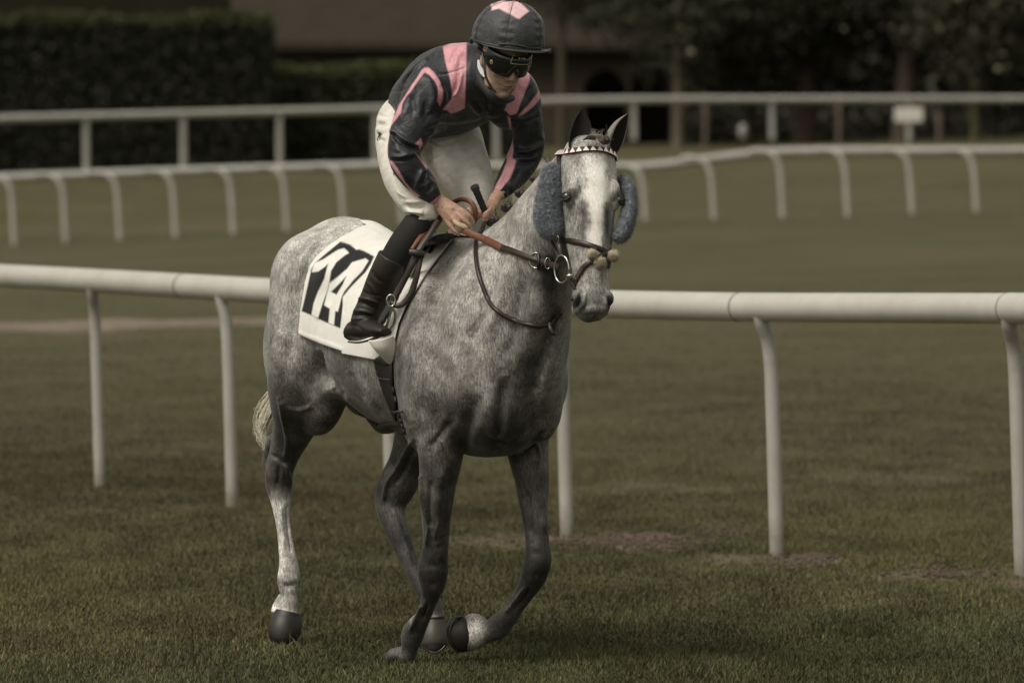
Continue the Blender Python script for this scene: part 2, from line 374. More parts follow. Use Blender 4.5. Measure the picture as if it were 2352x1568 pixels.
# near rail: sections meeting at seams
def nr(px): # rail centre line by picture x -> (py, dist)
    t = px / 2352; 
    xs = [-900, -200, 0, 430, 600, 1000, 1400, 1710, 2020, 2352, 2600, 3200]; ys = [606, 625, 632.5, 657, 668, 687, 699, 706, 707, 708.5, 714, 746]
    hh = [24, 27, 28.5, 28.5, 29.5, 31, 32, 33, 33.5, 34.5, 35, 41]
    return np.interp(px, xs, ys), np.interp(px, xs, hh)
RADR = .0712
def nr_pt(px):
    y, h = nr(px); Y = float(np.interp(px, [-900, -300, -78, 230, 534, 900, 1303, 1785, 2348, 2700, 3200], [42., 37.9, 36.7, 34.8, 32.9, 31.5, 30.0, 28.4, 26.75, 25.6, 23.8])) - .16; return P(px, y, Y - D0)
near_root = empty('running_rail', (0, 28.5, 0), 'near white plastic running rail with thick round top pipe right behind the horse', 'rail')
def smooth_line(pxs): 
    p = np.array([nr_pt(x) for x in pxs]); return p
seams = [-900, -190, 425, 1040, 1702, 2318, 2950, 3200]
allx = np.linspace(-900, 3200, 275); L = smooth1(smooth_line(allx), 60)
def Lp(px): return np.array([np.interp(px, allx, L[:, k]) for k in range(3)])
for a_, b_ in zip(seams[:-1], seams[1:]):
    mb = MB(); xs = np.linspace(a_, b_, 14); pts = np.array([Lp(x) for x in xs]); mb.tube(pts, RADR, 36)
    o = mb.build('rail_section', M_RAIL, near_root)
for s_ in seams[1:-1]:
    mb = MB(); q = np.array([Lp(s_ + d) for d in (-1.6, 1.6)]); mb.tube(q, RADR + .0015, 36); mb.build('seam', M_SEAM, near_root)
    if s_ > 1500:
        mb = MB(); q = np.array([Lp(s_ + d) for d in ((3, 20) if s_ > 2000 else (-2, 2))])
        if s_ > 2000: mb.tube(np.array([Lp(s_ + d) for d in (2, 60)]), RADR + .002, 36); mb.build('collar', M_RAIL, near_root)
# recessed line along the underside of the second section
mb = MB(); mb.tube(np.array([Lp(x) + A(0, -.0640, -.027) for x in np.linspace(445, 640, 12)]), .0022, 8); mb.build('groove', M_SEAM, near_root)
for (tx, bx, by, r) in [(-120, -78, 1085, .0335), (212, 230, 1122, .0335), (508, 534, 1162, .0345), (868, 900, 1195, .035), (1262, 1303, 1232, .0355), (1748, 1785, 1278, .0355), (2318, 2348, 1330, .0355), (-470, -430, 1045, .0335), (2900, 2925, 1395, .0355), (-820, -780, 1010, .0335)]:
    Xb, Yb = gp(bx, by); top = Lp(tx + 6); Yt = top[1]
    foot = A(Xb, Yb, -.05); kx = (bx - tx) / F_PX * Yb
    # foot stands behind the pipe; the upper end bends forward and left under it
    tp = Lp(tx + 12); fx = A(Xb, Yb, 0); vx = A(tp[0] - Xb, tp[1] - Yb, 0)
    at_ = lambda k, z: fx + vx * k + A(-.03 * min(1, z), 0, z)
    zt = tp[2]; pts = [foot, at_(0, .45), at_(.0, zt - .36), at_(.05, zt - .26), at_(.17, zt - .19), at_(.38, zt - .14), at_(.62, zt - .105), at_(.84, zt - .07), at_(1.0, zt - .02)]
    mb = MB(); mb.tube(pts, r, 20, sub=6); mb.build('post', M_POST, near_root)
# middle rail: hooped posts
mid_root = empty('running_rail', (0, 107, 1), 'middle blurred white rail on many short hooped posts across the grass', 'rail')
def mid_pt(px):
    y = np.interp(px, [-100, 0, 430, 860, 1200, 1440, 1510, 1600, 1760, 1900, 2352, 2500], [410, 404, 389, 376, 380, 380, 377, 365, 345, 343, 343, 343])
    Y = np.interp(px, [-100, 2500], [110.3, 103.6]); return P(px, y, Y - D0)
ml = smooth1(np.array([mid_pt(x) for x in np.linspace(-100, 2500, 105)]), 3); mb = MB(); mb.tube(ml - A(0, 0, .03), .08, 12); mb.build('top_pipe', M_MID, mid_root)
mids = [(30, 565), (148, 557), (272, 550), (400, 545), (533, 537), (656, 530), (787, 520), (920, 512), (1056, 510), (1190, 508), (1330, 507), (1480, 505), (1637, 503), (1795, 500), (1944, 497), (2092, 490), (2240, 487), (2392, 484)]
for px, by in mids:
    c = mid_pt(px - 8); Y = c[1] - .35; base = P(px + 3, by, Y - D0)
    rp = mid_pt(px - 75)
    pts = [base, A(base[0] - .03, Y, lerp(base[2], c[2], .45)), A(base[0] - .06, Y, c[2] - .34), A(base[0] - .12, Y, c[2] - .15), A(base[0] - .25, Y + .03, c[2] - .045), A(base[0] - .42, Y + .08, c[2] - .01), A(base[0] - .58, Y + .16, c[2] - .02)]
    mb = MB(); mb.tube(pts, .047, 10, sub=4); mb.build('post', M_FAR, mid_root)
for px in (1985, 752):
    c = mid_pt(px); mb = MB(); mb.ell(c + A(0, -.0, -.03), [A(.14, 0, 0), A(0, .10, 0), A(0, 0, .092)], 8); mb.build('joint_collar', M_MID, mid_root)
# far rail on straight posts
far_root = empty('running_rail', (0, 130, 2.5), 'far blurred white rail on straight upright posts in front of the hedge', 'rail')
def far_pt(px):
    y = np.interp(px, [-100, 0, 860, 1270, 1500, 2352, 2600], [278, 273, 251, 232, 229, 228, 228]); Y = np.interp(px, [-100, 2600], [121.5, 142]); return P(px, y, Y - D0)
fl = smooth1(np.array([far_pt(x) for x in np.linspace(-100, 2600, 105)]), 3); mb = MB(); mb.tube(fl, .085, 12); mb.build('top_pipe', M_FAR, far_root)
for px, by in [(-30, 415), (197, 410), (420, 408), (641, 403), (862, 395), (1139, 375), (1455, 322), (1772, 322), (2087, 322), (2400, 322)]:
    c = far_pt(px); base = P(px + 2, by, c[1] - D0); mb = MB(); mb.tube([base, c + A(0, 0, -.02)], .072, 10); mb.build('post', M_FAR, far_root)
# sign on its post
sg = empty('sign_board', P(2087, 320, 116), 'small blank white board on a post at the far rail, right of the picture', 'sign'); c = P(2087, 263, 115.6)
mb = MB(); mb.box(c, A(.33, .02, .17)); mb.build('board', speckle('sign_white', (.52, .50, .45), .1, 8), sg, smooth=False)
mb = MB(); mb.box(c - A(0, -.035, .25), A(.03, .015, .42)); mb.build('bracket', M_FAR, sg, smooth=False)
# ================= hedges, barn, trees =================
def leaf_cloud(pts, size, nvec=None, squash=.7):
    """many small leaf-clump faces at pts"""
    n = len(pts); a = nrm(rng.normal(size=(n, 3))); b_ = nrm(np.cross(a, rng.normal(size=(n, 3)))); s = size * (.6 + .8 * rng.random((n, 1)))
    a = a * s; b_ = b_ * s * squash; v = np.stack([pts - a, pts - b_ * .9, pts + a, pts + b_], 1)
    return v
def leaves_mesh(name, v, cols):
    n = len(v); me = bpy.data.meshes.new(name); me.vertices.add(n * 4); me.vertices.foreach_set('co', v.astype(np.float32).ravel())
    me.loops.add(n * 4); me.loops.foreach_set('vertex_index', np.arange(n * 4, dtype=np.int32)); me.polygons.add(n); me.polygons.foreach_set('loop_start', (np.arange(n) * 4).astype(np.int32))
    me.update(calc_edges=True); me.validate(); set_col(me, 'tint', np.repeat(cols, 4, 0)); return me
m, nt, b = mat('leaf', (.05, .06, .02), .6, spec=.3); at = nt.nodes.new('ShaderNodeAttribute'); at.attribute_name = 'tint'; nt.links.new(at.outputs['Color'], b.inputs['Base Color']); M_LEAF = m
def leafcols(n, base, var=.5, straw=0.0):
    c = np.array(base)[None] * (1 - var + 2 * var * rng.random(n))[:, None]
    if straw: c[rng.random(n) < straw] = [.16, .15, .09]
    return c
def hedge(label, x0, x1, Y, depth, ztop, n, base):
    zb = float(ground_z((x0 + x1) / 2, Y)) - .1; root = empty('hedge', ((x0 + x1) / 2, Y, zb), label, 'hedge')
    mb = MB(); hx, hz = (x1 - x0) / 2, (ztop - zb) / 2; mb.box(A((x0 + x1) / 2, Y + depth / 2, zb + hz - .05), A(hx - .15, depth / 2 - .15, hz - .08)); mb.build('inner_twigs', speckle('twigs', (.018, .018, .010), .4, 3, .95, .1), root, smooth=False)
    # faces: front, top, ends
    u = rng.random((n, 3)); k = rng.random(n); w = np.empty((n, 3)); X = x0 + (x1 - x0) * u[:, 0]; Z = zb + (ztop - zb) * u[:, 1]; D = Y + depth * u[:, 2]
    fr = k < .6; tp = (k >= .6) & (k < .9); en = k >= .9
    w[:, 0] = np.where(en, np.where(u[:, 0] < .5, x0, x1), X); w[:, 1] = np.where(fr, Y, D); w[:, 2] = np.where(tp, ztop, Z)
    w += rng.normal(size=(n, 3)) * .06; w[:, 2] += .06 * np.sin(w[:, 0] * 1.7) * (w[:, 2] > ztop - .4)
    cols = leafcols(n, base, .28); hi = w[:, 2] > ztop - .16; cols[hi] *= np.array([2.2, 2.3, 1.4])   # sky light on the clipped top, painted into the leaf colour
    tag(obj('leaves', leaves_mesh('leaves', leaf_cloud(w, .045), cols), M_LEAF, root, smooth=False), kind='stuff')
def xz(px, py, Y): q = P(px, py, Y - D0); return q[0], q[2]
Yh = 130; hedge('tall dark clipped hedge block filling the upper left of the picture', xz(-900, 0, Yh)[0], xz(608, 0, Yh)[0], Yh, 3.0, xz(0, 42, Yh)[1], 115000, (.017, .018, .009))
Yh = 134; hedge('lower dark clipped hedge behind the rider and beside the tall hedge', xz(600, 0, Yh)[0], xz(1180, 0, Yh)[0], Yh, 2.5, xz(0, 158, Yh)[1], 60000, (.024, .026, .012))
# barn
Yb = 168; root = empty('barn', (*[xz(1080, 0, Yb)[0]], Yb, 3.6), 'long brown barn with dark arched doorways behind the low hedge', 'barn')
xl, xr = xz(560, 0, Yb)[0], xz(1580, 0, Yb)[0]; zt = xz(0, 108, Yb)[1]; zg = 2.6
M_WALL = speckle('barn_wall', (.045, .037, .027), .35, 1.2, .9, .1, bumps=.3, bd=.05); M_DARK = speckle('dark_opening', (.012, .011, .009), .3, 3, .9, .1)
doors = [(1342, 1438, 160), (1449, 1540, 152)]
segs = [(xl, xz(1342, 0, Yb)[0]), (xz(1438, 0, Yb)[0], xz(1449, 0, Yb)[0]), (xz(1540, 0, Yb)[0], xr)]
mb = MB()
for a_, b_ in segs: mb.box(A((a_ + b_) / 2, Yb + .2, (zg + zt) / 2), A((b_ - a_) / 2, .2, (zt - zg) / 2))
for (p0, p1, pt) in doors:
    a_, b_ = xz(p0, 0, Yb)[0], xz(p1, 0, Yb)[0]; z1 = xz(0, pt, Yb)[1]; prev = None; n_ = 10
    for i in range(n_):   # arched head built from wedge blocks
        x0 = a_ + (b_ - a_) * i / n_; x1_ = a_ + (b_ - a_) * (i + 1) / n_; t = ((i + .5) / n_ * 2 - 1); zz = z1 - .45 * t * t
        mb.box(A((x0 + x1_) / 2, Yb + .2, (zz + zt) / 2), A((x1_ - x0) / 2, .2, (zt - zz) / 2))
mb.build('wall', M_WALL, root, smooth=False)
mb = MB(); mb.box(A((xl + xr) / 2, Yb + 4.5, (zg + zt) / 2 - .05), A((xr - xl) / 2, .2, (zt - zg) / 2)); mb.build('back_wall', M_DARK, root, smooth=False)
mb = MB(); d0 = A(0, -.7, -.25); mb.add([A(xl - .4, Yb - .7, zt - .1), A(xr + .4, Yb - .7, zt - .1), A(xr + .4, Yb + 6, zt + 6), A(xl - .4, Yb + 6, zt + 6), A(xl - .4, Yb - .7, zt + .1), A(xr + .4, Yb - .7, zt + .1), A(xr + .4, Yb + 6, zt + 6.2), A(xl - .4, Yb + 6, zt + 6.2)],
    [(0, 1, 2, 3), (7, 6, 5, 4), (0, 4, 5, 1), (3, 2, 6, 7), (0, 3, 7, 4), (1, 5, 6, 2)])
mb.build('roof', speckle('roof_tile', (.036, .029, .022), .3, 1.5, .9, .1, bumps=.5, bd=.05), root, smooth=False, recalc=True)
# trees
def tree(px, wpx, Y, crown, label, kind='broadleaf_tree', lean=0, cols=(.030, .032, .015), n=7000, low=None, bark=(.07, .058, .045), group=None, straw=.02):
    x, _ = xz(px, 0, Y); z0 = float(ground_z(x, Y)) - .15; r = wpx / 2 * Y / F_PX; root = empty(kind, (x, Y, z0), label, 'tree', group)
    top = crown[0][2] if crown else 9; mb = MB()
    mb.tube([A(x - r * .2, Y, z0), A(x, Y, z0 + .5), A(x + lean * .4, Y, z0 + 3), A(x + lean, Y + .2, z0 + 6.5)], [r * 1.35, r, r * .85, r * .5], 12, sub=5)
    for k in range(5):
        a_ = random.uniform(0, 6.28); h = z0 + random.uniform(2.6, 6); L_ = random.uniform(1.3, 2.6)
        mb.tube([A(x + lean * .5, Y, h), A(x + lean * .5 + math.cos(a_) * L_ * .5, Y + math.sin(a_) * L_ * .4, h + L_ * .35), A(x + lean * .5 + math.cos(a_) * L_, Y + math.sin(a_) * L_ * .7, h + L_ * .9)], [r * .35, r * .22, r * .08], 7, sub=4)
    mb.build('trunk', speckle('bark', bark, .4, 9, .9, .1, bumps=.6, bd=.03, w=(1, 1, .25)), root)
    pts = []; 
    for (dx, dy, z, rx, rz, dens) in crown:
        m_ = int(n * dens * 1.6); cl = rng.normal(size=(max(8, m_ // 45), 3)); cl = cl / np.linalg.norm(cl, axis=1)[:, None] * (.45 + .55 * rng.random((len(cl), 1)))
        idx = rng.integers(0, len(cl), m_); q = cl[idx] + rng.normal(size=(m_, 3)) * .13
        pts.append(q * A(rx, rx * .8, rz) + A(x + dx, Y + dy, z))
    pts = np.concatenate(pts); pts = pts[pts[:, 2] > z0 + .3]
    tag(obj('crown', leaves_mesh('crown', leaf_cloud(pts, .085), leafcols(len(pts), np.array(cols) * .8, .35, straw * .6)), M_LEAF, root, smooth=False), kind='stuff')
# right-hand row in front of the barn and beyond
tree(1558, 27, 150, [(1.0, 0, 7.2, 3.4, 2.4, 1.2)], 'slim pale-trunked tree standing right of the barn doorways', bark=(.12, .10, .075), cols=(.036, .036, .017))
tree(1290, 22, 158, [(.8, 0, 8.2, 2.6, 2.2, .8)], 'slim tree with thin crown above the rider, in front of the barn wall', cols=(.038, .036, .018))
tree(1720, 34, 156, [(0, 0, 6.4, 3.2, 2.2, 1.1), (1, .5, 8.0, 3.2, 2, .8)], 'dark tree whose trunk stands left of the middle of the far right-hand rail', cols=(.026, .027, .013))
tree(1850, 56, 152, [(-1.2, 0, 6.3, 2.6, 1.9, 1.2), (1, 0, 8, 3.2, 2, 1)], 'thick brown-trunked tree behind the far rail, left of the white sign', bark=(.085, .062, .05), cols=(.040, .040, .017), straw=.05)
tree(2075, 52, 150, [(.6, 0, 7.4, 3.0, 2.0, 1.1)], 'thick-trunked tree directly behind the small white sign', bark=(.078, .060, .048), cols=(.024, .025, .012), lean=.4)
tree(2240, 24, 146, [(.4, -.5, 6.0, 2.1, 1.6, .7), (1.2, 0, 8, 3, 2, 1)], 'slender mossy-trunked tree near the right edge with pale catching leaves', bark=(.085, .08, .045), cols=(.040, .038, .020), straw=.12)
tree(2420, 40, 150, [(0, 0, 6.5, 3, 3, 1.2)], 'dark evergreen tree cut by the right edge of the picture', 'evergreen_tree', cols=(.018, .019, .010))
# slim stakes behind the far rail
for px, w_, z_, lab in [(1619, 12, 218, 'slim weathered stake behind the far rail, right of the pale trunk'), (1926, 12, 218, 'slim weathered stake between the thick trunk and the white sign'), (2156, 12, 262, 'short reddish stake just right of the white sign')]:
    x, zt_ = xz(px, z_, 143.5); z0 = float(ground_z(x, 143.5)) - .2; mb = MB(); mb.tube([A(x, 143.5, z0), A(x + .02, 143.5, (z0 + zt_) / 2), A(x, 143.5, zt_), A(x, 143.5, zt_ + .04)], [.07, .065, .06, .02], 8); o = mb.build('wooden_stake', speckle('stake_wood', (.085, .065, .05), .3, 10, .9)); tag(o, lab, 'stake')
# shrub belt and dark wood behind everything
n = 26000; x0, x1 = xz(1545, 0, 176)[0], xz(2600, 0, 176)[0]
w = np.stack([x0 + (x1 - x0) * rng.random(n), 176 + 4 * rng.random(n), 2.8 + 8 * rng.random(n)], -1); w += rng.normal(size=(n, 3)) * .2
tag(obj('distant_wood', leaves_mesh('wood', leaf_cloud(w, .2), leafcols(n, (.020, .020, .011), .6)), M_LEAF, smooth=False), 'dark wood closing the view behind the right-hand trees', 'wood', kind='stuff')
mb = MB(); mb.box(A((x0 + x1) / 2 + 56, 182, 9), A((x1 - x0) / 2 + 60, 1.2, 9)); o = mb.build('wooded_bank', speckle('bank_shade', (.018, .017, .011), .5, .7, .95, .05), smooth=False); tag(o, kind='structure')
mb = MB(); mb.box(A(-70, 180, 9), A(76, 1.2, 9)); o = mb.build('wooded_bank', bpy.data.materials['bank_shade'], smooth=False); tag(o, kind='structure')
n = 9000; w = np.stack([xz(1560, 0, 163)[0] + 14 * rng.random(n), 163 + 1.5 * rng.random(n), 2.9 + .9 * rng.random(n) ** 1.5 * (1 + .6 * np.sin(rng.random(n) * 6))], -1)
tag(obj('undergrowth', leaves_mesh('under', leaf_cloud(w, .1), leafcols(n, (.026, .024, .014), .6)), M_LEAF, smooth=False), 'low brown undergrowth below the right-hand trees', 'undergrowth', kind='stuff')
# small pale drum seen under the far rail
x, z_ = xz(1706, 305, 146); mb = MB(); mb.tube([A(x, 146, z_ - .15), A(x, 146, z_ - .13), A(x, 146, z_ + .12), A(x, 146, z_ + .2), A(x, 146, z_ + .22)], [.09, .11, .11, .07, .03], 14); o = mb.build('marker_drum', speckle('drum_grey', (.24, .23, .20), .2, 9)); tag(o, 'small pale drum on the grass under the far rail', 'drum')
# ================= horse =================
def sect(c, d, l, rd_top, rd_bot, rl, n=28, top_w=1.0, bot_w=1.0, p=2.0):
    """cross-section: centre c, dorsal unit d, lateral unit l; separate heights above and below; top_w/bot_w narrow the upper and lower half"""
    out = []
    for i in range(n):
        t = 2 * math.pi * i / n; s, k = math.sin(t), math.cos(t)
        ws = lerp(1, top_w, s ** 2.2) if s > 0 else lerp(1, bot_w, (-s) ** 2.2)
        kk = math.copysign(abs(k) ** (2 / p), k); ss = math.copysign(abs(s) ** (2 / p), s)
        out.append(c + l * (rl * kk * ws) + d * (ss * (rd_top if s > 0 else rd_bot)))
    return np.array(out)
HB = MB()
# trunk: f, ztop, zbot, widest z, half width, top narrowing, bottom narrowing
TR = [(.47, 1.22, .98, 1.10, .08, .8, .8), (.42, 1.32, .87, 1.09, .17, .8, .8), (.33, 1.43, .81, 1.07, .235, .65, .8), (.21, 1.53, .79, 1.07, .278, .5, .75), (.08, 1.60, .785, 1.08, .298, .42, .7),
      (-.04, 1.625, .79, 1.10, .292, .42, .75), (-.16, 1.61, .80, 1.12, .258, .5, .8), (-.28, 1.595, .82, 1.13, .252, .58, .85), (-.45, 1.58, .855, 1.16, .278, .72, .85), (-.62, 1.605, .90, 1.20, .288, .80, .85),
      (-.78, 1.66, .965, 1.25, .285, .80, .85), (-.92, 1.69, 1.0, 1.28, .29, .85, .9), (-1.05, 1.67, 1.02, 1.28, .285, .88, .9), (-1.14, 1.57, 1.03, 1.24, .25, .84, .9), (-1.21, 1.45, 1.06, 1.22, .19, .86, .9), (-1.26, 1.33, 1.12, 1.2, .10, .9, .9)]
rows = cr(TR, 4); HB.loft([sect(HO + HF_ * a[0] + A(0, 0, a[3]), UP, HR, a[1] - a[3], a[3] - a[2], a[4], 36, a[5], a[6]) for a in rows])
# haunch bulges, shoulder, breast
def E(c, a, b_, c_): HB.ell(c, [a, b_, c_], 14)
def hax(f, r, z): return HF_ * f + HR * r + UP * z
for sgn in (1, -1):
    E(HP(-1.0, .12 * sgn, 1.33), hax(.22, 0, -.05), hax(0, .145, 0), hax(.05, 0, .21))
    E(HP(-.97, .13 * sgn, 1.43), hax(.22, 0, -.04), hax(0, .16, 0), hax(.04, 0, .20))
    E(HP(-1.08, .15 * sgn, 1.15), hax(.15, 0, .0), hax(0, .125, 0), hax(-.02, 0, .26))
    E(HP(-.86, .155 * sgn, 1.05), hax(.16, 0, .02), hax(0, .10, 0), hax(.02, 0, .22))
    E(HP(-.68, .20 * sgn, 1.44), hax(.10, 0, .0), hax(0, .07, 0), hax(0, 0, .06))       # point of hip
    E(HP(.10, .195 * sgn, 1.22), hax(.13, 0, -.02), hax(0, .095, 0), hax(-.07, 0, .27))  # shoulder blade mass
    E(HP(.27, .165 * sgn, 1.06), hax(.13, 0, .03), hax(0, .095, 0), hax(0, 0, .15))       # point of shoulder
    E(HP(.05, .215 * sgn, .99), hax(.14, 0, .05), hax(0, .09, 0), hax(-.03, 0, .18))      # triceps
    E(HP(.40, .085 * sgn, 1.0), hax(.07, 0, 0), hax(0, .09, 0), hax(.01, 0, .15))        # breast muscles
# neck: crest point, throat point, lateral radius
NK = [(P(1072, 552, .02), P(1215, 985, -.36), .225), (P(1110, 528, -.10), P(1258, 900, -.46), .205), (P(1162, 488, -.24), P(1274, 790, -.52), .155), (P(1208, 434, -.38), P(1281, 700, -.58), .118),
      (P(1250, 386, -.50), P(1290, 620, -.62), .098), (P(1287, 352, -.58), P(1312, 560, -.64), .086), (P(1318, 332, -.63), P(1330, 500, -.66), .076)]
nk = cr([np.r_[a, b_, c_] for a, b_, c_ in NK], 4); rings = []
cen = (nk[:, :3] + nk[:, 3:6]) / 2; Tn = nrm(np.gradient(cen, axis=0))
for i, a in enumerate(nk):
    d = a[:3] - a[3:6]; h = np.linalg.norm(d) / 2; d = nrm(d); l = nrm(np.cross(d, Tn[i])); 
    if l @ HR < 0: l = -l
    rings.append(sect(cen[i], d, l, h, h, a[6], 32, .42, .75))
HB.loft(rings)
# head frame
h0 = P(1361, 322, -.70); h1 = P(1364, 726, -.86); HA = nrm(h1 - h0); yaw = math.radians(15)
Fh = A(math.sin(yaw), -math.cos(yaw), 0); HU = nrm(np.cross(HA, -Fh) * 1.0); 
if HU[0] > 0: HU = -HU           # lateral axis: the horse's right (picture left)
HN = nrm(Fh - HA * (Fh @ HA))    # face normal
HL = np.linalg.norm(h1 - h0)     # head length ~ .65
def HD(u, v, w): return h0 + HU * u + HN * v + HA * w
# w, v_top, v_bot, hw dorsal, hw mid, hw ventral
HDR = [(-.035, -.05, -.11, .025, .035, .03), (-.01, .0, -.15, .055, .07, .055), (.04, .030, -.17, .075, .098, .07), (.10, .047, -.19, .082, .103, .075), (.16, .055, -.215, .085, .105, .075), (.215, .055, -.235, .082, .102, .072),
       (.28, .05, -.235, .07, .096, .07), (.34, .044, -.21, .06, .090, .062), (.40, .038, -.165, .054, .083, .054), (.46, .03, -.125, .048, .074, .048), (.52, .024, -.105, .045, .068, .042),
       (.57, .022, -.10, .048, .074, .044), (.61, .018, -.105, .050, .077, .044), (.64, .005, -.10, .046, .069, .040), (.665, -.03, -.08, .025, .035, .02)]
def head_ring(a):
    w, vt, vb, hd, hm, hv = a; vm = lerp(vb, vt, .58); out = []; n = 32
    for i in range(n):
        t = 2 * math.pi * i / n; s, k = math.sin(t), math.cos(t)
        hw = lerp(hm, hd, s ** 2.0) if s > 0 else lerp(hm, hv, (-s) ** 1.4)
        kk = math.copysign(abs(k) ** .8, k)
        out.append(HD(hw * kk, vm + s * ((vt - vm) if s > 0 else (vm - vb)), w))
    return out
HB.loft([head_ring(a) for a in cr(HDR, 3)])
def hE(u, v, w, ru, rv, rw, tilt=0): E(HD(u, v, w), HU * ru + HA * tilt * ru, HN * rv, HA * rw - HU * tilt * rw)
for s in (1, -1):
    hE(.087 * s, -.008, .216, .019, .034, .042)            # orbit
    hE(.072 * s, .016, .185, .026, .024, .038)               # brow
    hE(.062 * s, -.12, .26, .028, .085, .085)              # cheek
    hE(.052 * s, -.01, .33, .022, .02, .12)                # facial crest
    hE(.050 * s, -.010, .598, .029, .032, .042, .15 * s)     # nostril flare
    hE(.024 * s, .012, .40, .012, .02, .14)                # nasal bone edges
hE(0, -.025, .635, .05, .045, .03)                         # upper lip
hE(0, -.075, .640, .036, .035, .028)                       # lower lip and chin
# legs
ELB = -.02
# right fore (supports, picture left)
HB.limb([(1012, 850, -.16, 20, .04), (1010, 905, -.18, 62, .09), (1012, 985, -.18, 62, .105), (1012, 1050, -.17, 52, .095), (1006, 1110, -.15, 43, .078), (1003, 1170, -.13, 36, .062), (1002, 1230, -.11, 30.5, .050), (998, 1275, -.10, 32, .050),
         (994, 1310, -.095, 36.5, .053), (993, 1345, -.09, 30, .046), (986, 1378, -.07, 20, .034), (973, 1412, -.03, 18.5, .030), (957, 1440, .01, 23, .034), (946, 1464, .035, 25, .036), (940, 1490, .055, 19, .030), (934, 1512, .07, 19, .032)], 5)
HB.limb([(985, 1395, -.03, 9, .02), (958, 1420, .04, 12, .022), (936, 1446, .075, 13, .024), (930, 1470, .08, 11, .02)], 4)  # tendon and ergot
HB.limb([(946, 1484, .05, 13, .024), (925, 1498, .09, 15, .03), (905, 1505, .12, 17, .034), (892, 1512, .13, 13, .03)], 4)
# left fore (lifted)
HB.limb([(1200, 840, -.05, 20, .04), (1205, 900, -.06, 66, .09), (1207, 985, -.06, 58, .10), (1214, 1050, -.06, 47, .085), (1222, 1100, -.08, 40, .07), (1226, 1150, -.10, 34, .058), (1230, 1200, -.12, 29, .048), (1234, 1245, -.13, 27.5, .046),
         (1236, 1285, -.14, 31.5, .05), (1224, 1325, -.12, 30, .046), (1205, 1360, -.08, 23, .034), (1184, 1392, -.05, 20.5, .030), (1162, 1420, -.02, 24, .034), (1142, 1440, .0, 28, .036), (1118, 1452, .02, 24, .034), (1098, 1456, .03, 30, .040), (1082, 1457, .035, 37, .046), (1070, 1457, .035, 37, .046)], 5)
HB.limb([(1112, 1434, .05, 13, .03), (1096, 1422, .05, 13, .030), (1082, 1424, .05, 15, .03), (1072, 1430, .05, 12, .03)], 4)
# right hind
HB.limb([(722, 690, .62, 25, .04), (708, 780, .63, 76, .12), (688, 860, .66, 78, .135), (684, 920, .72, 68, .115), (677, 975, .79, 52, .088), (658, 1030, .85, 38, .066), (643, 1075, .88, 33, .062), (641, 1115, .89, 30.5, .05), (645, 1150, .87, 24, .040), (650, 1200, .86, 18, .032),
         (657, 1250, .85, 18.5, .030), (663, 1295, .84, 22.5, .034), (664, 1332, .83, 27, .038), (664, 1365, .83, 20, .03), (662, 1390, .82, 23, .036), (657, 1415, .82, 31, .044)], 5)
HB.limb([(628, 1000, .92, 12, .03), (617, 1040, .955, 12.5, .032), (614, 1066, .96, 13, .03), (622, 1100, .94, 11, .028), (632, 1150, .92, 9, .022)], 4)   # point of hock
HB.limb([(652, 1370, .86, 12, .03), (640, 1392, .88, 14, .03), (636, 1408, .88, 14, .03)], 3)
# left hind (inner)
HB.limb([(995, 860, .48, 30, .04), (985, 930, .50, 72, .10), (962, 1000, .55, 58, .09), (938, 1060, .60, 45, .07), (912, 1115, .63, 45, .06), (898, 1158, .64, 36, .052), (905, 1200, .62, 29, .042), (926, 1255, .59, 24, .034), (948, 1305, .56, 20, .031), (970, 1345, .54, 21, .034),
         (988, 1375, .52, 23, .036), (994, 1400, .50, 23, .036), (997, 1422, .49, 27.5, .044)], 5)
HB.limb([(892, 1080, .68, 12, .03), (874, 1125, .70, 14, .032), (872, 1156, .70, 13, .03), (886, 1195, .68, 11, .026), (903, 1240, .65, 9, .02)], 4)
# sheath, groin fold, elbows
E(P(750, 893, .62), A(.055, 0, 0), A(0, .10, .02), A(.03, 0, .07)); E(P(775, 885, .5), A(.07, 0, 0), A(0, .1, 0), A(.03, 0, .05))
E(P(1150, 985, -.25), A(.12, 0, 0), A(0, .12, 0), A(0, 0, .09))
HM = remesh(HB, .0050, 6, .5); hco = get_co(HM)
_r = hco - HO; _f, _z = _r @ HF_, hco[:, 2]; _u, _v, _w = (hco - h0) @ HU, (hco - h0) @ HN, (hco - h0) @ HA
_head = np.clip(1 - (np.maximum(np.abs(_u) - .12, 0) + np.maximum(-.17 - _v, 0) + np.maximum(-.02 - _w, 0)) / .05, 0, 1) * (hco[:, 1] < D0 - .5)
_m = np.clip((_z - .86) / .14, 0, 1) * (1 - _head); hco = lap(HM, hco, _m, 130, .7)
_m2 = np.clip((_z - .7) / .1, 0, 1) * (1 - _head); hco = lap(HM, hco, _m2, 18, .6); set_co(HM, hco); hno = get_no(HM)
def S(poly, w, amt, **k): sculpt(hco, hno, poly, w, amt, **k)
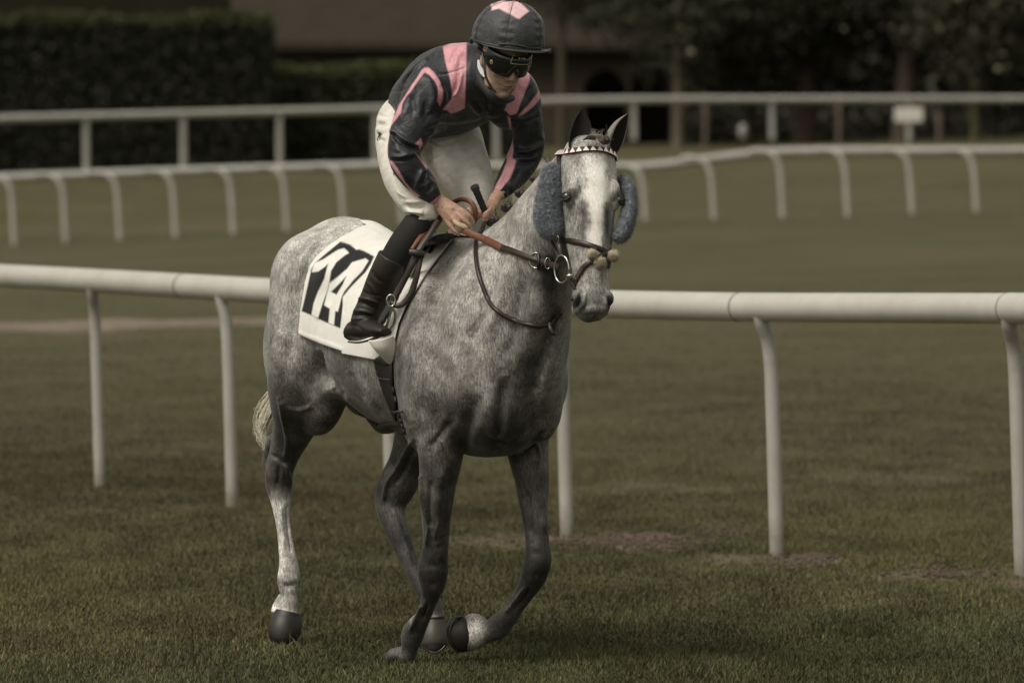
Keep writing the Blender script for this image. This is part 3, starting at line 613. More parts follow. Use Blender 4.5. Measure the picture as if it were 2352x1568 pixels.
# muscle lines and veins, pressed or raised
for L_, w, a_ in [
    ([(1165, 470), (1150, 560), (1128, 650), (1100, 740), (1075, 800)], 16, -.010), ([(1100, 700), (1085, 760), (1060, 830)], 18, .009), ([(1168, 600), (1150, 690), (1120, 770)], 12, .007),
    ([(1290, 700), (1262, 780), (1235, 850), (1215, 930)], 15, -.012), ([(1240, 660), (1215, 760), (1190, 860)], 22, .010), ([(1196, 640), (1185, 740), (1165, 830)], 14, -.008),
    ([(1160, 860), (1152, 930), (1146, 990), (1143, 1042)], 13, -.013), ([(1100, 900), (1080, 960), (1064, 1020), (1058, 1070)], 15, -.007), ([(1125, 900), (1112, 950), (1098, 1010)], 14, .004), ([(1190, 900), (1198, 950), (1205, 1000)], 14, .004), ([(1232, 900), (1225, 960), (1222, 1010)], 13, -.006),
    ([(1005, 1010), (1022, 1050), (1034, 1080)], 4, .006), ([(1225, 1000), (1238, 1040), (1232, 1070)], 4, .005), ([(980, 900), (1000, 980), (1010, 1040)], 22, -.009), ([(960, 720), (950, 800), (955, 880), (970, 950)], 26, .010),
    ([(1010, 640), (990, 760), (1010, 860), (1050, 920)], 24, -.008), ([(1060, 600), (1040, 700), (1035, 800)], 22, .008),
    ([(1255, 985), (1235, 1010), (1205, 1035), (1185, 1042)], 6, -.008), ([(1040, 960), (1012, 1000), (985, 1030)], 8, -.007),
    # haunch
    ([(735, 545), (695, 600), (672, 660), (655, 740), (650, 800)], 10, .007), ([(715, 600), (690, 660), (675, 740), (668, 820)], 9, -.006), ([(640, 690), (632, 770), (640, 850)], 12, .006), ([(700, 800), (725, 860), (728, 920)], 18, -.007),
    ([(645, 915), (660, 935), (690, 940), (720, 930)], 5, .004), ([(640, 905), (650, 960), (660, 1010), (652, 1055)], 4, .004), ([(622, 1040), (650, 1062), (668, 1058)], 5, -.006), ([(640, 1065), (640, 1095), (636, 1120)], 5, -.004), ([(655, 1060), (662, 1090), (668, 1110)], 4, .005),
    # groin and belly
    ([(728, 800), (738, 850), (764, 893)], 8, -.014), ([(790, 900), (830, 945), (870, 975)], 7, .006), ([(820, 860), (850, 900), (875, 950)], 14, .006), ([(800, 850), (815, 880), (840, 925)], 6, -.004),
    # legs
    ([(968, 1085), (972, 1150), (985, 1205), (980, 1255)], 3.5, .006), ([(1022, 1060), (1010, 1120), (1004, 1180), (1000, 1240)], 12, .007), ([(990, 1100), (986, 1160), (988, 1215)], 6, -.005), ([(1012, 1190), (1000, 1225), (1008, 1260)], 5, .004),
    ([(972, 1296), (1018, 1300)], 8, -.0018), ([(978, 1342), (1012, 1340)], 8, -.002), ([(1010, 1250), (1014, 1290)], 6, .003), ([(972, 1385), (955, 1425), (940, 1450)], 3.5, .006), ([(983, 1385), (968, 1425)], 3, -.006),
    ([(1240, 1120), (1247, 1170), (1250, 1230)], 8, .005), ([(1210, 1120), (1215, 1180), (1222, 1240)], 8, -.005), ([(1212, 1268), (1256, 1272)], 8, -.0018), ([(1214, 1320), (1248, 1322)], 8, -.002), ([(1208, 1345), (1180, 1385), (1160, 1408)], 3.5, .006), ([(1215, 1352), (1190, 1390)], 3, -.006),
    ([(945, 1010), (915, 1070), (890, 1110), (882, 1150)], 4, .007), ([(955, 1020), (930, 1075), (905, 1115)], 5, -.006), ([(900, 1165), (925, 1225), (945, 1280)], 5, .004), ([(920, 1200), (940, 1250), (955, 1290)], 4, -.004),
    ([(645, 1160), (650, 1220), (655, 1270)], 4, .004), ([(660, 1160), (663, 1220), (670, 1270)], 3, -.004), ([(645, 1318), (684, 1318)], 7, -.0015), ([(645, 1345), (682, 1345)], 6, -.005),
]: S(L_, w, a_ * (2.3 if w < 7 else 2.5))
hno = None; set_co(HM, hco); hno = get_no(HM)
# head carving in the head's own frame
def hloc(co): d = co - h0; return d @ HU, d @ HN, d @ HA
u, v, w = hloc(hco); hm_ = (w > -.08) & (w < .75) & (np.abs(u) < .16) & (v > -.3) & (v < .12)
def carve(u0, v0, w0, ru, rv, rw, amt, rot=0):
    du, dv, dw = u[hm_] - u0, v[hm_] - v0, w[hm_] - w0; c_, s_ = math.cos(rot), math.sin(rot)
    e = ((du * c_ + dw * s_) / ru) ** 2 + (dv / rv) ** 2 + ((-du * s_ + dw * c_) / rw) ** 2; g = np.exp(-e); hco[hm_] += hno[hm_] * (g * amt)[:, None]
for s in (1, -1):
    carve(.062 * s, .02, .610, .012, .05, .030, -.026, -.35 * s)    # nostril opening
    carve(.060 * s, .02, .616, .007, .05, .018, -.016, -.35 * s)
    carve(.042 * s, .0, .600, .006, .04, .030, .007, -.35 * s)    # inner nostril rim
    carve(.10 * s, .0, .222, .05, .02, .012, -.010)                # eye socket
    carve(.09 * s, .02, .196, .03, .03, .010, .005 if s > 0 else .001)                # upper lid fold
    carve(.075 * s, .04, .10, .03, .04, .04, -.006)                # temple hollow
    carve(.045 * s, .0, .47, .012, .05, .06, -.007)
    carve(.07 * s, .0, .38, .012, .06, .04, -.006)
carve(0, 0, .655, .05, .05, .004, -.004); carve(0, -.04, .650, .06, .02, .004, -.008)
carve(0, .04, .42, .03, .05, .1, .003)
set_co(HM, hco)
# fine unevenness
def wob(co, s, seed): r_ = np.random.default_rng(seed); out = 0; 
def fbm(co, f0, oct_=4, seed=3):
    r_ = np.random.default_rng(seed); out = np.zeros(len(co)); a_ = 1.0
    for o_ in range(oct_):
        acc = np.zeros(len(co))
        for k in range(5):
            dvec = nrm(r_.normal(size=3)); acc += np.sin(co @ dvec * f0 * (1 + .35 * r_.random()) + r_.random() * 6.28)
        out += a_ * acc / 3; a_ *= .55; f0 *= 2.1
    return out
hno = get_no(HM); hco = hco + hno * (fbm(hco, 16, 3, 5) * .0014)[:, None]; set_co(HM, hco); hno = get_no(HM)
# ---- coat colour: hair colours of a dappled grey, plus painted shade behind the jaw ----
pp = proj(hco); u, v, w = hloc(hco); z = hco[:, 2]; dep = hco[:, 1] - D0
def blob(px, py, rx, ry, lo=None, hi=None):
    g = np.exp(-((pp[:, 0] - px) / rx) ** 2 - ((pp[:, 1] - py) / ry) ** 2)
    if lo is not None: g = g * (dep > lo)
    if hi is not None: g = g * (dep < hi)
    return g
rel = hco - HO; f_ = rel @ HF_; r_ = rel @ HR
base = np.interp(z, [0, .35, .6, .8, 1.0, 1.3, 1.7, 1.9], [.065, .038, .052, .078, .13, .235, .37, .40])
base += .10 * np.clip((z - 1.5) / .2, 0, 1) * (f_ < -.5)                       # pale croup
base *= 1 + .19 * fbm(hco, 13, 4, 51) * (z > .75); base -= .24 * blob(1264, 620, 30, 75, -.73)  # last term: dark throat coat together with the jaw's shadow, painted in
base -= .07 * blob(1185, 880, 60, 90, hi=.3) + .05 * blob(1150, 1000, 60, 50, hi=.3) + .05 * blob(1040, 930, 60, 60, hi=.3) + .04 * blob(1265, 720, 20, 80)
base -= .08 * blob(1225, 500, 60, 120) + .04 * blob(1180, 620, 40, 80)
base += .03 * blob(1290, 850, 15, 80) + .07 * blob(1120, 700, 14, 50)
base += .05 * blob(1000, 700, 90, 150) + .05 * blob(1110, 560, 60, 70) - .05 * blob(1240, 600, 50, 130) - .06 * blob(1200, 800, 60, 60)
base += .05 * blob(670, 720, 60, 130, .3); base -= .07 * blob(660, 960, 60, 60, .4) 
# legs: dark joints, pale lower right hind
base = np.where((z < .62) & (dep > .72), lerp(base, np.interp(pp[:, 1], [1040, 1090, 1125, 1150, 1300, 1335, 1360, 1440], [.12, .06, .10, .44, .52, .22, .50, .60]), np.clip((.62 - z) / .05, 0, 1)), base)
white = 1.15 * blob(1086, 1448, 22, 36, hi=.3) + .06 * blob(900, 1496, 16, 12) + .8 * blob(996, 1424, 34, 9, lo=.4) + .5 * blob(950, 1418, 16, 14, lo=-.02, hi=.3)
base = lerp(base, .62, np.clip(white, 0, 1))
base -= .05 * (blob(995, 1320, 40, 50, hi=.3) + blob(1225, 1310, 45, 60, hi=.3)); base += .05 * blob(905, 1170, 25, 40, lo=.3)
# head
ish = np.clip((w > -.06) * (v > -.16) * (np.abs(u) < .14) * (w < .7) * (z > 1.2) * (dep < -.55), 0, 1).astype(float)
hb = .27 + .08 * np.exp(-((w - .1) / .1) ** 2); blaze = np.exp(-(u / np.interp(w, [0, .1, .18, .25, .35, .45, .5], [.02, .040, .052, .040, .026, .020, .012]) / (1 + .35 * fbm(hco, 45, 3, 77))) ** 4) * np.interp(w, [.05, .12, .2, .45, .52], [0, .8, 1, .8, .1])
hb = lerp(hb, .88, np.clip(blaze, 0, 1)); hb -= .20 * np.exp(-((np.abs(u) - .045) / .014) ** 2) * np.interp(w, [.22, .28, .36, .42], [0, 1, .8, 0])
hb -= .26 * np.exp(-((np.abs(u) - .095) / .02) ** 2 - ((w - .222) / .025) ** 2); hb = lerp(hb, .14, np.clip((w - .53) / .07, 0, 1)); hb = lerp(hb, .05, np.clip((w - .628) / .02, 0, 1) * np.clip(1 - np.abs(u) / .05, 0, 1))
nost = np.exp(-(((np.abs(u) - .060) / .011) ** 2) - ((w - .613) / .024) ** 2); hb = lerp(hb, .03, np.clip(nost * 1.6, 0, 1))
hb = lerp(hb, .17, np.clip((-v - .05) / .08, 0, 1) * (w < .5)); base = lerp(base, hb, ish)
base = np.clip(base, .02, .9); mott = fbm(hco, 34, 4, 9); lowk = np.clip((1.15 - z) / .3, 0, 1); base = base * np.clip(1 + (.10 + .22 * lowk) * mott, .3, 2)
warm = np.array([1.0, .965, .91]); col = base[:, None] * warm
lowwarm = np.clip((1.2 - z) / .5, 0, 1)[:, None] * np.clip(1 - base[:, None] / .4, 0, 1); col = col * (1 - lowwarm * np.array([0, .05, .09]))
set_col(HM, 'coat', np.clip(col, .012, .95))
at = HM.attributes.new('flow', 'FLOAT', 'POINT'); at.data.foreach_set('value', (ish * np.clip(blaze * 1.3, 0, 1)).astype(np.float32))
def coat_material(name):
    m, nt, b = mat(name, (.3, .3, .3), .52, spec=.35, sheen=.12); b.inputs['Sheen Roughness'].default_value = .4
    at = nt.nodes.new('ShaderNodeAttribute'); at.attribute_name = 'coat'
    hair = noise(nt, 150, 3, .75, opos(nt, (1, 1, .28), (0, .35, .2)), .4); fine = noise(nt, 420, 2, .7, opos(nt, (1, 1, .5)))
    dap = noise(nt, 17, 3, .55, opos(nt)); vor = nt.nodes.new('ShaderNodeTexVoronoi'); vor.feature = 'SMOOTH_F1'; vor.inputs['Scale'].default_value = 21; vor.inputs['Randomness'].default_value = 1
    wv = mixc(nt, .3, opos(nt), nt.nodes.new('ShaderNodeTexNoise').outputs[1]); nt.links.new(opos(nt, (1, 1, .8)), vor.inputs['Vector'])
    d1 = ramp(nt, vor.outputs['Distance'], [(.1, (1.30, 1.30, 1.30)), (.45, (.95, .95, .95)), (.75, (.72, .72, .72))])
    c = mixc(nt, .65, at.outputs['Color'], mixc(nt, 1.0, at.outputs['Color'], d1, 'MULTIPLY'))
    d2 = ramp(nt, dap, [(.32, (.60, .59, .58)), (.52, (1, 1, 1)), (.70, (1.32, 1.32, 1.30))]); c = mixc(nt, .72, c, mixc(nt, 1.0, c, d2, 'MULTIPLY'))
    h1_ = ramp(nt, hair, [(.33, (.42, .41, .40)), (.5, (.96, .96, .96)), (.68, (1.65, 1.65, 1.63))]); c = mixc(nt, 1.0, c, h1_, 'MULTIPLY')
    f1 = ramp(nt, fine, [(.3, (.62, .62, .62)), (.7, (1.45, 1.45, 1.45))]); c = mixc(nt, 1.0, c, f1, 'MULTIPLY')
    fl = nt.nodes.new('ShaderNodeAttribute'); fl.attribute_name = 'flow'; c = mixc(nt, math_(nt, 'MULTIPLY', fl.outputs['Fac'], .72), c, at.outputs['Color'])
    nt.links.new(c, b.inputs['Base Color']); bump(nt, b, math_(nt, 'ADD', hair, math_(nt, 'MULTIPLY', dap, .8)), .35, .004); return m
M_COAT = coat_material('grey_coat')
horse = empty('horse', HP(-.3, 0, 0), 'dappled grey horse with white blaze moving forward over the grass, ridden', 'horse')
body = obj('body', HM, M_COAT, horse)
TB = bvh(HM)
# eyes
M_EYE, nt, b = mat('eye_gloss', (.012, .008, .006), .06, spec=.8); M_LID = speckle('lid_skin', (.035, .032, .03), .3, 80, .5, .4)
for s in (1, -1):
    c_ = HD(.0990 * s, .006, .222); mb = MB(); mb.ball(c_, .0205, 14); mb.build('eye', M_EYE, horse)
    mb = MB(); n_ = nrm(HU * s * .8 + HN * .5); t1 = nrm(HA - n_ * (HA @ n_)); t2 = np.cross(n_, t1)
    for sg, lift in ((-1, .0135), (1, .0125)):
        pts = [c_ + n_ * (.0150 - .006 * abs(k)) + t2 * (k * .021) + t1 * (sg * lift * (1 - .75 * k * k)) for k in np.linspace(-1, 1, 9)]; mb.tube(pts, [.002, .0028, .0036, .0042, .0042, .0042, .0036, .0028, .002], 8)
    mb.build('eyelid', M_LID, horse)
# ears
def ear(name, base_p, tip_p, wpx, open_dir, col_out, mats, bend):
    ax = tip_p - base_p; L_ = np.linalg.norm(ax); T = nrm(ax); o_ = nrm(open_dir - T * (open_dir @ T)); sd_ = np.cross(T, o_); mb = MB(); rings = []
    prof = [(0, .62, .5), (.12, .82, .62), (.3, 1.0, .75), (.5, .95, .62), (.7, .74, .42), (.86, .42, .22), (.96, .16, .08), (1.0, .03, .02)]
    for (t, wd, dp) in cr(prof, 3):
        hw = wpx * wd; d = wpx * dp; c = base_p + ax * t + sd_ * bend * math.sin(t * 3.1) ; ring = []
        for k in np.linspace(-1, 1, 13): ring.append(c + sd_ * hw * math.sin(k * 1.9) / 1.0 - o_ * d * math.cos(k * 1.9))
        for k in np.linspace(1, -1, 13): ring.append(c + sd_ * (hw * .86) * math.sin(k * 1.9) - o_ * (d * .80 - .002) * math.cos(k * 1.9) + o_ * .001)
        rings.append(ring)
    mb.loft(rings); me = mb.mesh('ear'); me.materials.append(mats[0]); me.materials.append(mats[1])
    n = 26
    for p in me.polygons:
        j = [vv % n for vv in p.vertices]
        p.material_index = 1 if all(13 <= q <= 25 for q in j) else 0
    b_ = bmesh.new(); b_.from_mesh(me); bmesh.ops.recalc_face_normals(b_, faces=b_.faces); b_.to_mesh(me); b_.free()
    return obj(name, me, None, horse)
M_EARD = speckle('ear_dark', (.014, .012, .011), .5, 120, .8, .2, bumps=.4); M_EARL = speckle('ear_grey', (.20, .185, .165), .5, 130, .7, .3, bumps=.4); M_EARI = speckle('ear_inner', (.028, .024, .02), .5, 90, .9, .1, bumps=.5)
o = ear('ear', P(1324, 346, -.71), P(1339, 250, -.67), .043, A(.15, -1, 0), None, (M_EARD, M_EARD), .006); o['label'] = 'dark ear turned away'
o = ear('ear', P(1404, 348, -.68), P(1442, 262, -.65), .046, A(.95, -.55, .05), None, (M_EARL, M_EARI), -.010)
# hooves
M_HOOF = speckle('hoof_horn', (.017, .014, .012), .5, 50, .5, .5, bumps=.4, bd=.001, w=(.4, .4, 2)); M_SHOE = speckle('horse_shoe', (.07, .065, .06), .4, 60, .4, .5, metal=.8)
M_HOOFG = speckle('hoof_horn_grey', (.055, .047, .038), .4, 40, .5, .5, bumps=.4, bd=.001, w=(.4, .4, 2))
def hoof(rows, m_, shoe=None):
    mb = MB(); mb.limb(rows, 5, 28); o = mb.build('hoof', m_, horse)
    if shoe:
        mb = MB(); mb.tube(np.array([P(*s_) for s_ in shoe]), .0045, 8, sub=5); mb.build('shoe', M_SHOE, o if False else horse)
    return o
hoof([(663, 1404, .82, 30, .048), (659, 1422, .815, 36, .056), (654, 1444, .80, 38, .060), (650, 1462, .79, 34, .056), (648, 1476, .785, 24, .045), (647, 1483, .785, 10, .02)], M_HOOF, [(632, 1474, .75), (642, 1482, .745), (652, 1485, .742), (664, 1482, .745), (674, 1472, .75)])
hoof([(997, 1424, .49, 27, .046), (997, 1440, .485, 29, .052), (997, 1462, .475, 32, .058), (997, 1480, .47, 30, .056), (997, 1492, .465, 20, .045), (997, 1497, .465, 8, .02)], M_HOOFG, [(972, 1484, .43), (984, 1494, .425), (998, 1498, .42), (1012, 1493, .425), (1022, 1482, .43)])
# lifted fore hoof: sole turned back and left
# lifted fore hoof, sole turned back and to the left
hoof([(1076, 1451, .035, 36, .046), (1067, 1453, .035, 40.5, .053), (1055, 1456, .04, 42.5, .057), (1045, 1459, .045, 39, .054), (1038, 1461, .05, 30, .045), (1034, 1463, .05, 14, .025)], M_HOOF, [(1064, 1415, .03), (1048, 1419, .0), (1037, 1436, -.005), (1032, 1460, -.005), (1038, 1482, .0), (1054, 1498, .02)])
hoof([(932, 1506, .07, 21, .036), (934, 1516, .08, 22, .042), (936, 1526, .085, 21, .044), (937, 1533, .09, 15, .036)], M_HOOF)
# tail: thin streaming hair behind the right hock
M_HAIR, nt, b = mat('tail_hair', (.5, .44, .30), .5, spec=.4); at = nt.nodes.new('ShaderNodeObjectInfo'); v_ = noise(nt, 60, 2, .5, opos(nt)); nt.links.new(mixc(nt, v_, (.38, .35, .26), (.72, .68, .54)), b.inputs['Base Color'])
mb = MB()
for k in range(210):
    g = lambda q: A(random.gauss(0, q), random.gauss(0, q), random.gauss(0, q))
    stray = random.random() < .10
    p3_ = P(603 + random.gauss(0, 6), 965 + random.gauss(0, 16), 1.18 + random.gauss(0, .03)); p4_ = P(611 + random.gauss(0, 5), 1036 - 34 * random.random(), 1.14 + random.gauss(0, .03))
    if stray: p3_ = P(600 + random.gauss(0, 5), 945 + random.gauss(0, 15), 1.2); p4_ = P(578 + random.random() * 18, 925 + random.random() * 80, 1.2)
    if random.random() < .3: p3_ = P(618 + random.gauss(0, 6), 960, 1.17); p4_ = P(620 + random.gauss(0, 5), 1030 - 20 * random.random(), 1.15)
    pts = [HP(-1.22, .0, 1.50) + g(.012), HP(-1.33, .01, 1.44) + g(.014), HP(-1.36, .0, 1.28) + g(.015), HP(-1.36, -.02, 1.12) + g(.015), p3_, p4_]
    mb.tube(pts, [.0024, .0024, .0022, .0018, .0014, .0006], 3, sub=4)
mb.tube([HP(-1.16, 0, 1.50), HP(-1.27, .0, 1.50), HP(-1.35, .01, 1.40), HP(-1.39, .02, 1.26)], [.035, .032, .024, .012], 10, sub=4)
mb.build('tail', M_HAIR, horse)
# mane plaits
M_MANE = speckle('mane_hair', (.045, .037, .029), .75, 70, .55, .35, bumps=.8, bd=.003)
def plait(px, py, dy, r):
    mb = MB(); c = P(px, py, dy)
    for k in range(9):
        a_ = k * .9; q = c + A(math.cos(a_) * r * .45, math.sin(a_ * 1.7) * r * .3, math.sin(a_) * r * .45); mb.ell(q, [A(r * .55, 0, r * .2), A(0, r * .55, 0), A(-r * .2, 0, r * .45)], 7)
    for k in range(16):
        a_ = random.uniform(0, 6.28); q = c + A(math.cos(a_), random.uniform(-.3, .3), math.sin(a_)) * r * .7; mb.tube([q, q + A(math.cos(a_), 0, math.sin(a_) + .6) * r * .5, q + A(math.cos(a_ + .4), .1, math.sin(a_) + 1) * r * random.uniform(.6, 1.3)], [.0012, .001, .0004], 3, sub=2)
    mb.build('mane_plait', M_MANE, horse)
for q in [(1247, 356, -.47, .014), (1218, 396, -.42, .017), (1188, 432, -.33, .023), (1156, 462, -.24, .027), (1128, 486, -.16, .02)]: 
    crest = cr([a[0] for a in NK], 12); cp = proj(crest); b_i = int(np.argmin(np.hypot(cp[:, 0] - q[0], cp[:, 1] - q[1]))); h_ = TB.find_nearest(Vector(P(q[0], q[1], crest[b_i][1] - D0)))
    s_ = P(q[0], q[1] + 3, h_[0][1] - D0) if h_[0] is not None else P(*q[:3]); v_ = np.array(h_[0]) - s_; d_ = np.linalg.norm(v_)
    if d_ > q[3] * .7: s_ = s_ + v_ * (1 - q[3] * .7 / d_)
    pq = proj(s_); plait(pq[0], pq[1], s_[1] - D0, q[3] * .85)
mb = MB()   # forelock swept into a knot
for k in range(70):
    o_ = random.uniform(-1, 1); mb.tube([P(1352 + 14 * o_, 320 + 2 * abs(o_), -.74), P(1366 + 10 * o_, 309 + 3 * random.random(), -.78), P(1382 + 4 * o_, 318 + random.gauss(0, 3), -.79), P(1386 + 3 * o_, 330, -.78)], [.0018, .0022, .002, .001], 4, sub=3)
for k in range(26):
    x_ = random.uniform(1352, 1382); mb.tube([P(x_, 316, -.75), P(x_ + 4, 306, -.75), P(x_ + random.uniform(-2, 14), random.uniform(294, 303), -.74)], [.0009, .0008, .0004], 3, sub=2)
mb.build('forelock', speckle('forelock_hair', (.13, .115, .095), .7, 100, .6), horse); plait(1389, 322, -.77, .019)
# whiskers and feather hair
mb = MB()
for k in range(26):
    x_ = random.uniform(1318, 1392); y_ = 722 + 8 * math.sin(x_) ; a0 = P(x_, y_, -.88); mb.tube([a0, a0 + A(random.gauss(0, .006), -.01, -.012), a0 + A(random.gauss(0, .014), -.012, -.02 - .02 * random.random())], [.0004, .0004, .0002], 3)
mb.build('whiskers', M_MANE, horse)
# ================= tack =================
M_BLK = speckle('black_leather', (.018, .015, .013), .4, 90, .42, .45, bumps=.3, bd=.001); M_BRN = speckle('dark_brown_leather', (.024, .016, .012), .45, 80, .42, .45, bumps=.3, bd=.001)
M_TAN = speckle('tan_leather', (.13, .052, .028), .45, 60, .45, .4, bumps=.35, bd=.001); M_STEEL = speckle('steel', (.55, .53, .48), .2, 60, .22, .5, metal=1.0, bumps=.05)
def zz4(x, y): return (583.3 + .3479 * x, 470.4 + .3479 * y)
# ---- saddle cloth ----
axis_z = 1.2
def wrap(fm, a, off):
    """point on the body surface reached from the trunk's axis at station fm under angle a (0 = top, + = horse's right)"""
    c = HO + HF_ * fm + UP * 1.18; d = UP * math.cos(a) + HR * math.sin(a)
    o = c + d * .9; r = TB.ray_cast(Vector(o), Vector(-d))
    if r[0] is None: return c + d * .4, d
    n = np.array(r[1]); n = n if n @ d > 0 else -n; return np.array(r[0]) + d * off, n
OUT = [zz4(*q) for q in [(297, 850), (303, 770), (312, 690), (326, 600), (342, 510), (372, 405), (400, 360), (440, 318), (500, 268), (590, 208), (700, 152), (780, 125), (850, 112), (920, 108)]]
OUT = OUT + [(922, 480), (1000, 480), (1046, 524), (1040, 548), (1012, 585), (976, 634), (950, 676), (931, 707), (915, 745), (905, 790), (903, 808), (900, 830), (895, 838), (880, 835), (862, 829), (862, 826), (830, 820), (786, 812), (787, 806), (740, 790), (700, 773)]
fs = np.arange(-1.10, .20, .0065); an = np.arange(-1.95, 1.96, .0065 / .30)
G = np.empty((len(fs), len(an), 3)); 
for i, f0 in enumerate(fs):
    for j, a0 in enumerate(an):
        G[i, j] = wrap(f0, a0, .011)[0]
for _ in range(3):
    G[1:-1, 1:-1] = (G[1:-1, 1:-1] * 2 + G[:-2, 1:-1] + G[2:, 1:-1] + G[1:-1, :-2] + G[1:-1, 2:]) / 6
def dbl(G, ax):
    G = np.moveaxis(G, ax, 0); o = np.empty((2 * G.shape[0] - 1,) + G.shape[1:]); o[::2] = G; o[1::2] = (G[:-1] + G[1:]) / 2; return np.moveaxis(o, 0, ax)
G = dbl(dbl(G, 0), 1); fs = np.zeros(G.shape[0]); an = np.zeros(G.shape[1])
# soft folds in the cloth, running down from the saddle
pg = proj(G.reshape(-1, 3)); 
V = G.reshape(-1, 3).copy(); nv = nrm(V - (HO + HF_ * ((V - HO) @ HF_)[:, None] + UP * 1.18)); right = ((V - HO) @ HR) > .02
def fold(poly, w_, amt): 
    d = dseg(pg, cr(np.array([zz4(*q) for q in poly]), 4)); V[right] += nv[right] * (np.exp(-(d[right] / w_) ** 2) * amt)[:, None]
fold([(560, 300), (700, 250), (850, 190)], 6, .006); fold([(600, 260), (720, 200), (860, 150)], 7, .006); fold([(500, 420), (470, 560), (430, 740)], 7, .005); fold([(640, 350), (560, 480), (510, 640)], 7, -.003); fold([(590, 700), (600, 620), (700, 470)], 6, -.004)
fold([(390, 420), (480, 400), (600, 310)], 8, .005); fold([(310, 850), (450, 900), (580, 950)], 5, .003)
keep = np.where(right, inside(pg, OUT), False)
fr = (V - HO) @ HF_; keep |= (~right) & (fr > -.80) & (fr < .02) & (((V - HO) @ HR) > -.28)
keep = keep.reshape(len(fs), len(an)); nJ = len(an)
faces = []
for i in range(len(fs) - 1):
    for j in range(nJ - 1):
        if keep[i, j] and keep[i + 1, j] and keep[i, j + 1] and keep[i + 1, j + 1]: faces.append((i * nJ + j, (i + 1) * nJ + j, (i + 1) * nJ + j + 1, i * nJ + j + 1))
used = sorted({v for f in faces for v in f}); mp = {v: k for k, v in enumerate(used)}; faces = [tuple(mp[v] for v in f) for f in faces]; CV = V[used]
# pull the cut edge onto the straight hem
from collections import Counter
ec = Counter(); 
for f in faces:
    for a_, b_ in zip(f, f[1:] + f[:1]): ec[(min(a_, b_), max(a_, b_))] += 1
bd = np.array(sorted({v for e, c_ in ec.items() if c_ == 1 for v in e})); pb = proj(CV[bd]); poly = np.array(OUT); 
for q_, k in enumerate(bd):
    if (CV[k] - HO) @ HR < .02: continue
    p_ = pb[q_]; best = (1e9, None)
    for i in range(len(poly)):
        a_, b_ = poly[i], poly[(i + 1) % len(poly)]; t = np.clip(((p_ - a_) @ (b_ - a_)) / ((b_ - a_) @ (b_ - a_) + 1e-9), 0, 1); c_ = a_ + (b_ - a_) * t; d = np.hypot(*(p_ - c_))
        if d < best[0]: best = (d, c_)
    if best[0] < 6: s_ = CV[k][1] / F_PX; CV[k] = CV[k] + A((best[1][0] - p_[0]) * s_, 0, -(best[1][1] - p_[1]) * s_)
me = bpy.data.meshes.new('saddle_cloth'); me.from_pydata(CV.tolist(), [], faces); me.update()
pc = proj(CV); rt = ((CV - HO) @ HR) > 0
K = [zz4(*q) for q in [(320, 703), (345, 600), (368, 500), (385, 425), (410, 385), (440, 358), (510, 300), (575, 247), (600, 255), (640, 268), (680, 302), (700, 299), (735, 312), (797, 346), (775, 395), (740, 450), (690, 500), (640, 550), (590, 612), (592, 660), (585, 730), (575, 816), (480, 777), (400, 737)]]
W1 = [zz4(*q) for q in [(388, 448), (392, 425), (405, 388), (460, 365), (520, 325), (560, 300), (598, 291), (630, 322), (600, 340), (545, 385), (510, 440), (502, 500), (490, 560), (455, 660), (428, 747), (385, 728), (400, 650), (428, 575), (470, 490), (492, 395), (470, 415), (430, 442)]]
W4 = [zz4(*q) for q in [(740, 358), (760, 374), (720, 440), (660, 500), (600, 575), (583, 610), (574, 645), (560, 706), (542, 703), (534, 795), (497, 780), (506, 688), (468, 664), (480, 612), (497, 545), (500, 520), (560, 475), (620, 425), (650, 385), (690, 372)]]
TRI = [zz4(*q) for q in [(614, 474), (590, 530), (550, 595), (512, 575), (560, 530)]]
def slit(p, a, b, w_): return np.clip(w_ - dseg(p, [a, b]) + .5, 0, 1)
black = cover(pc, K); black = np.minimum(black, 1 - cover(pc, W1)); black = np.minimum(black, 1 - cover(pc, W4)); black = np.maximum(black, cover(pc, TRI)); black *= rt
col = np.array([.72, .71, .67])[None] * (1 - black[:, None]) + np.array([.014, .014, .014])[None] * black[:, None]; set_col(me, 'print', col)
m, nt, b = mat('cloth_white', (.8, .8, .8), .75, spec=.2, sheen=.1); at = nt.nodes.new('ShaderNodeAttribute'); at.attribute_name = 'print'
n_ = noise(nt, 14, 5, .6, opos(nt)); c = mixc(nt, 1.0, at.outputs['Color'], ramp(nt, n_, [(.3, (.90, .89, .87)), (.7, (1.05, 1.05, 1.05))]), 'MULTIPLY'); wv = nt.nodes.new('ShaderNodeTexWave'); wv.inputs['Scale'].default_value = 160; nt.links.new(opos(nt), wv.inputs['Vector'])
nt.links.new(c, b.inputs['Base Color']); bump(nt, b, n_, .25, .006); M_CLOTH = m
cloth = obj('saddle_cloth', me, m); mo = cloth.modifiers.new('t', 'SOLIDIFY'); mo.thickness = .004; mo.offset = -1
tag(cloth, 'white cloth numbered 14 in black and white over the back of the horse', 'saddle cloth')
CT = BVHTree.FromPolygons([tuple(v) for v in CV], faces)
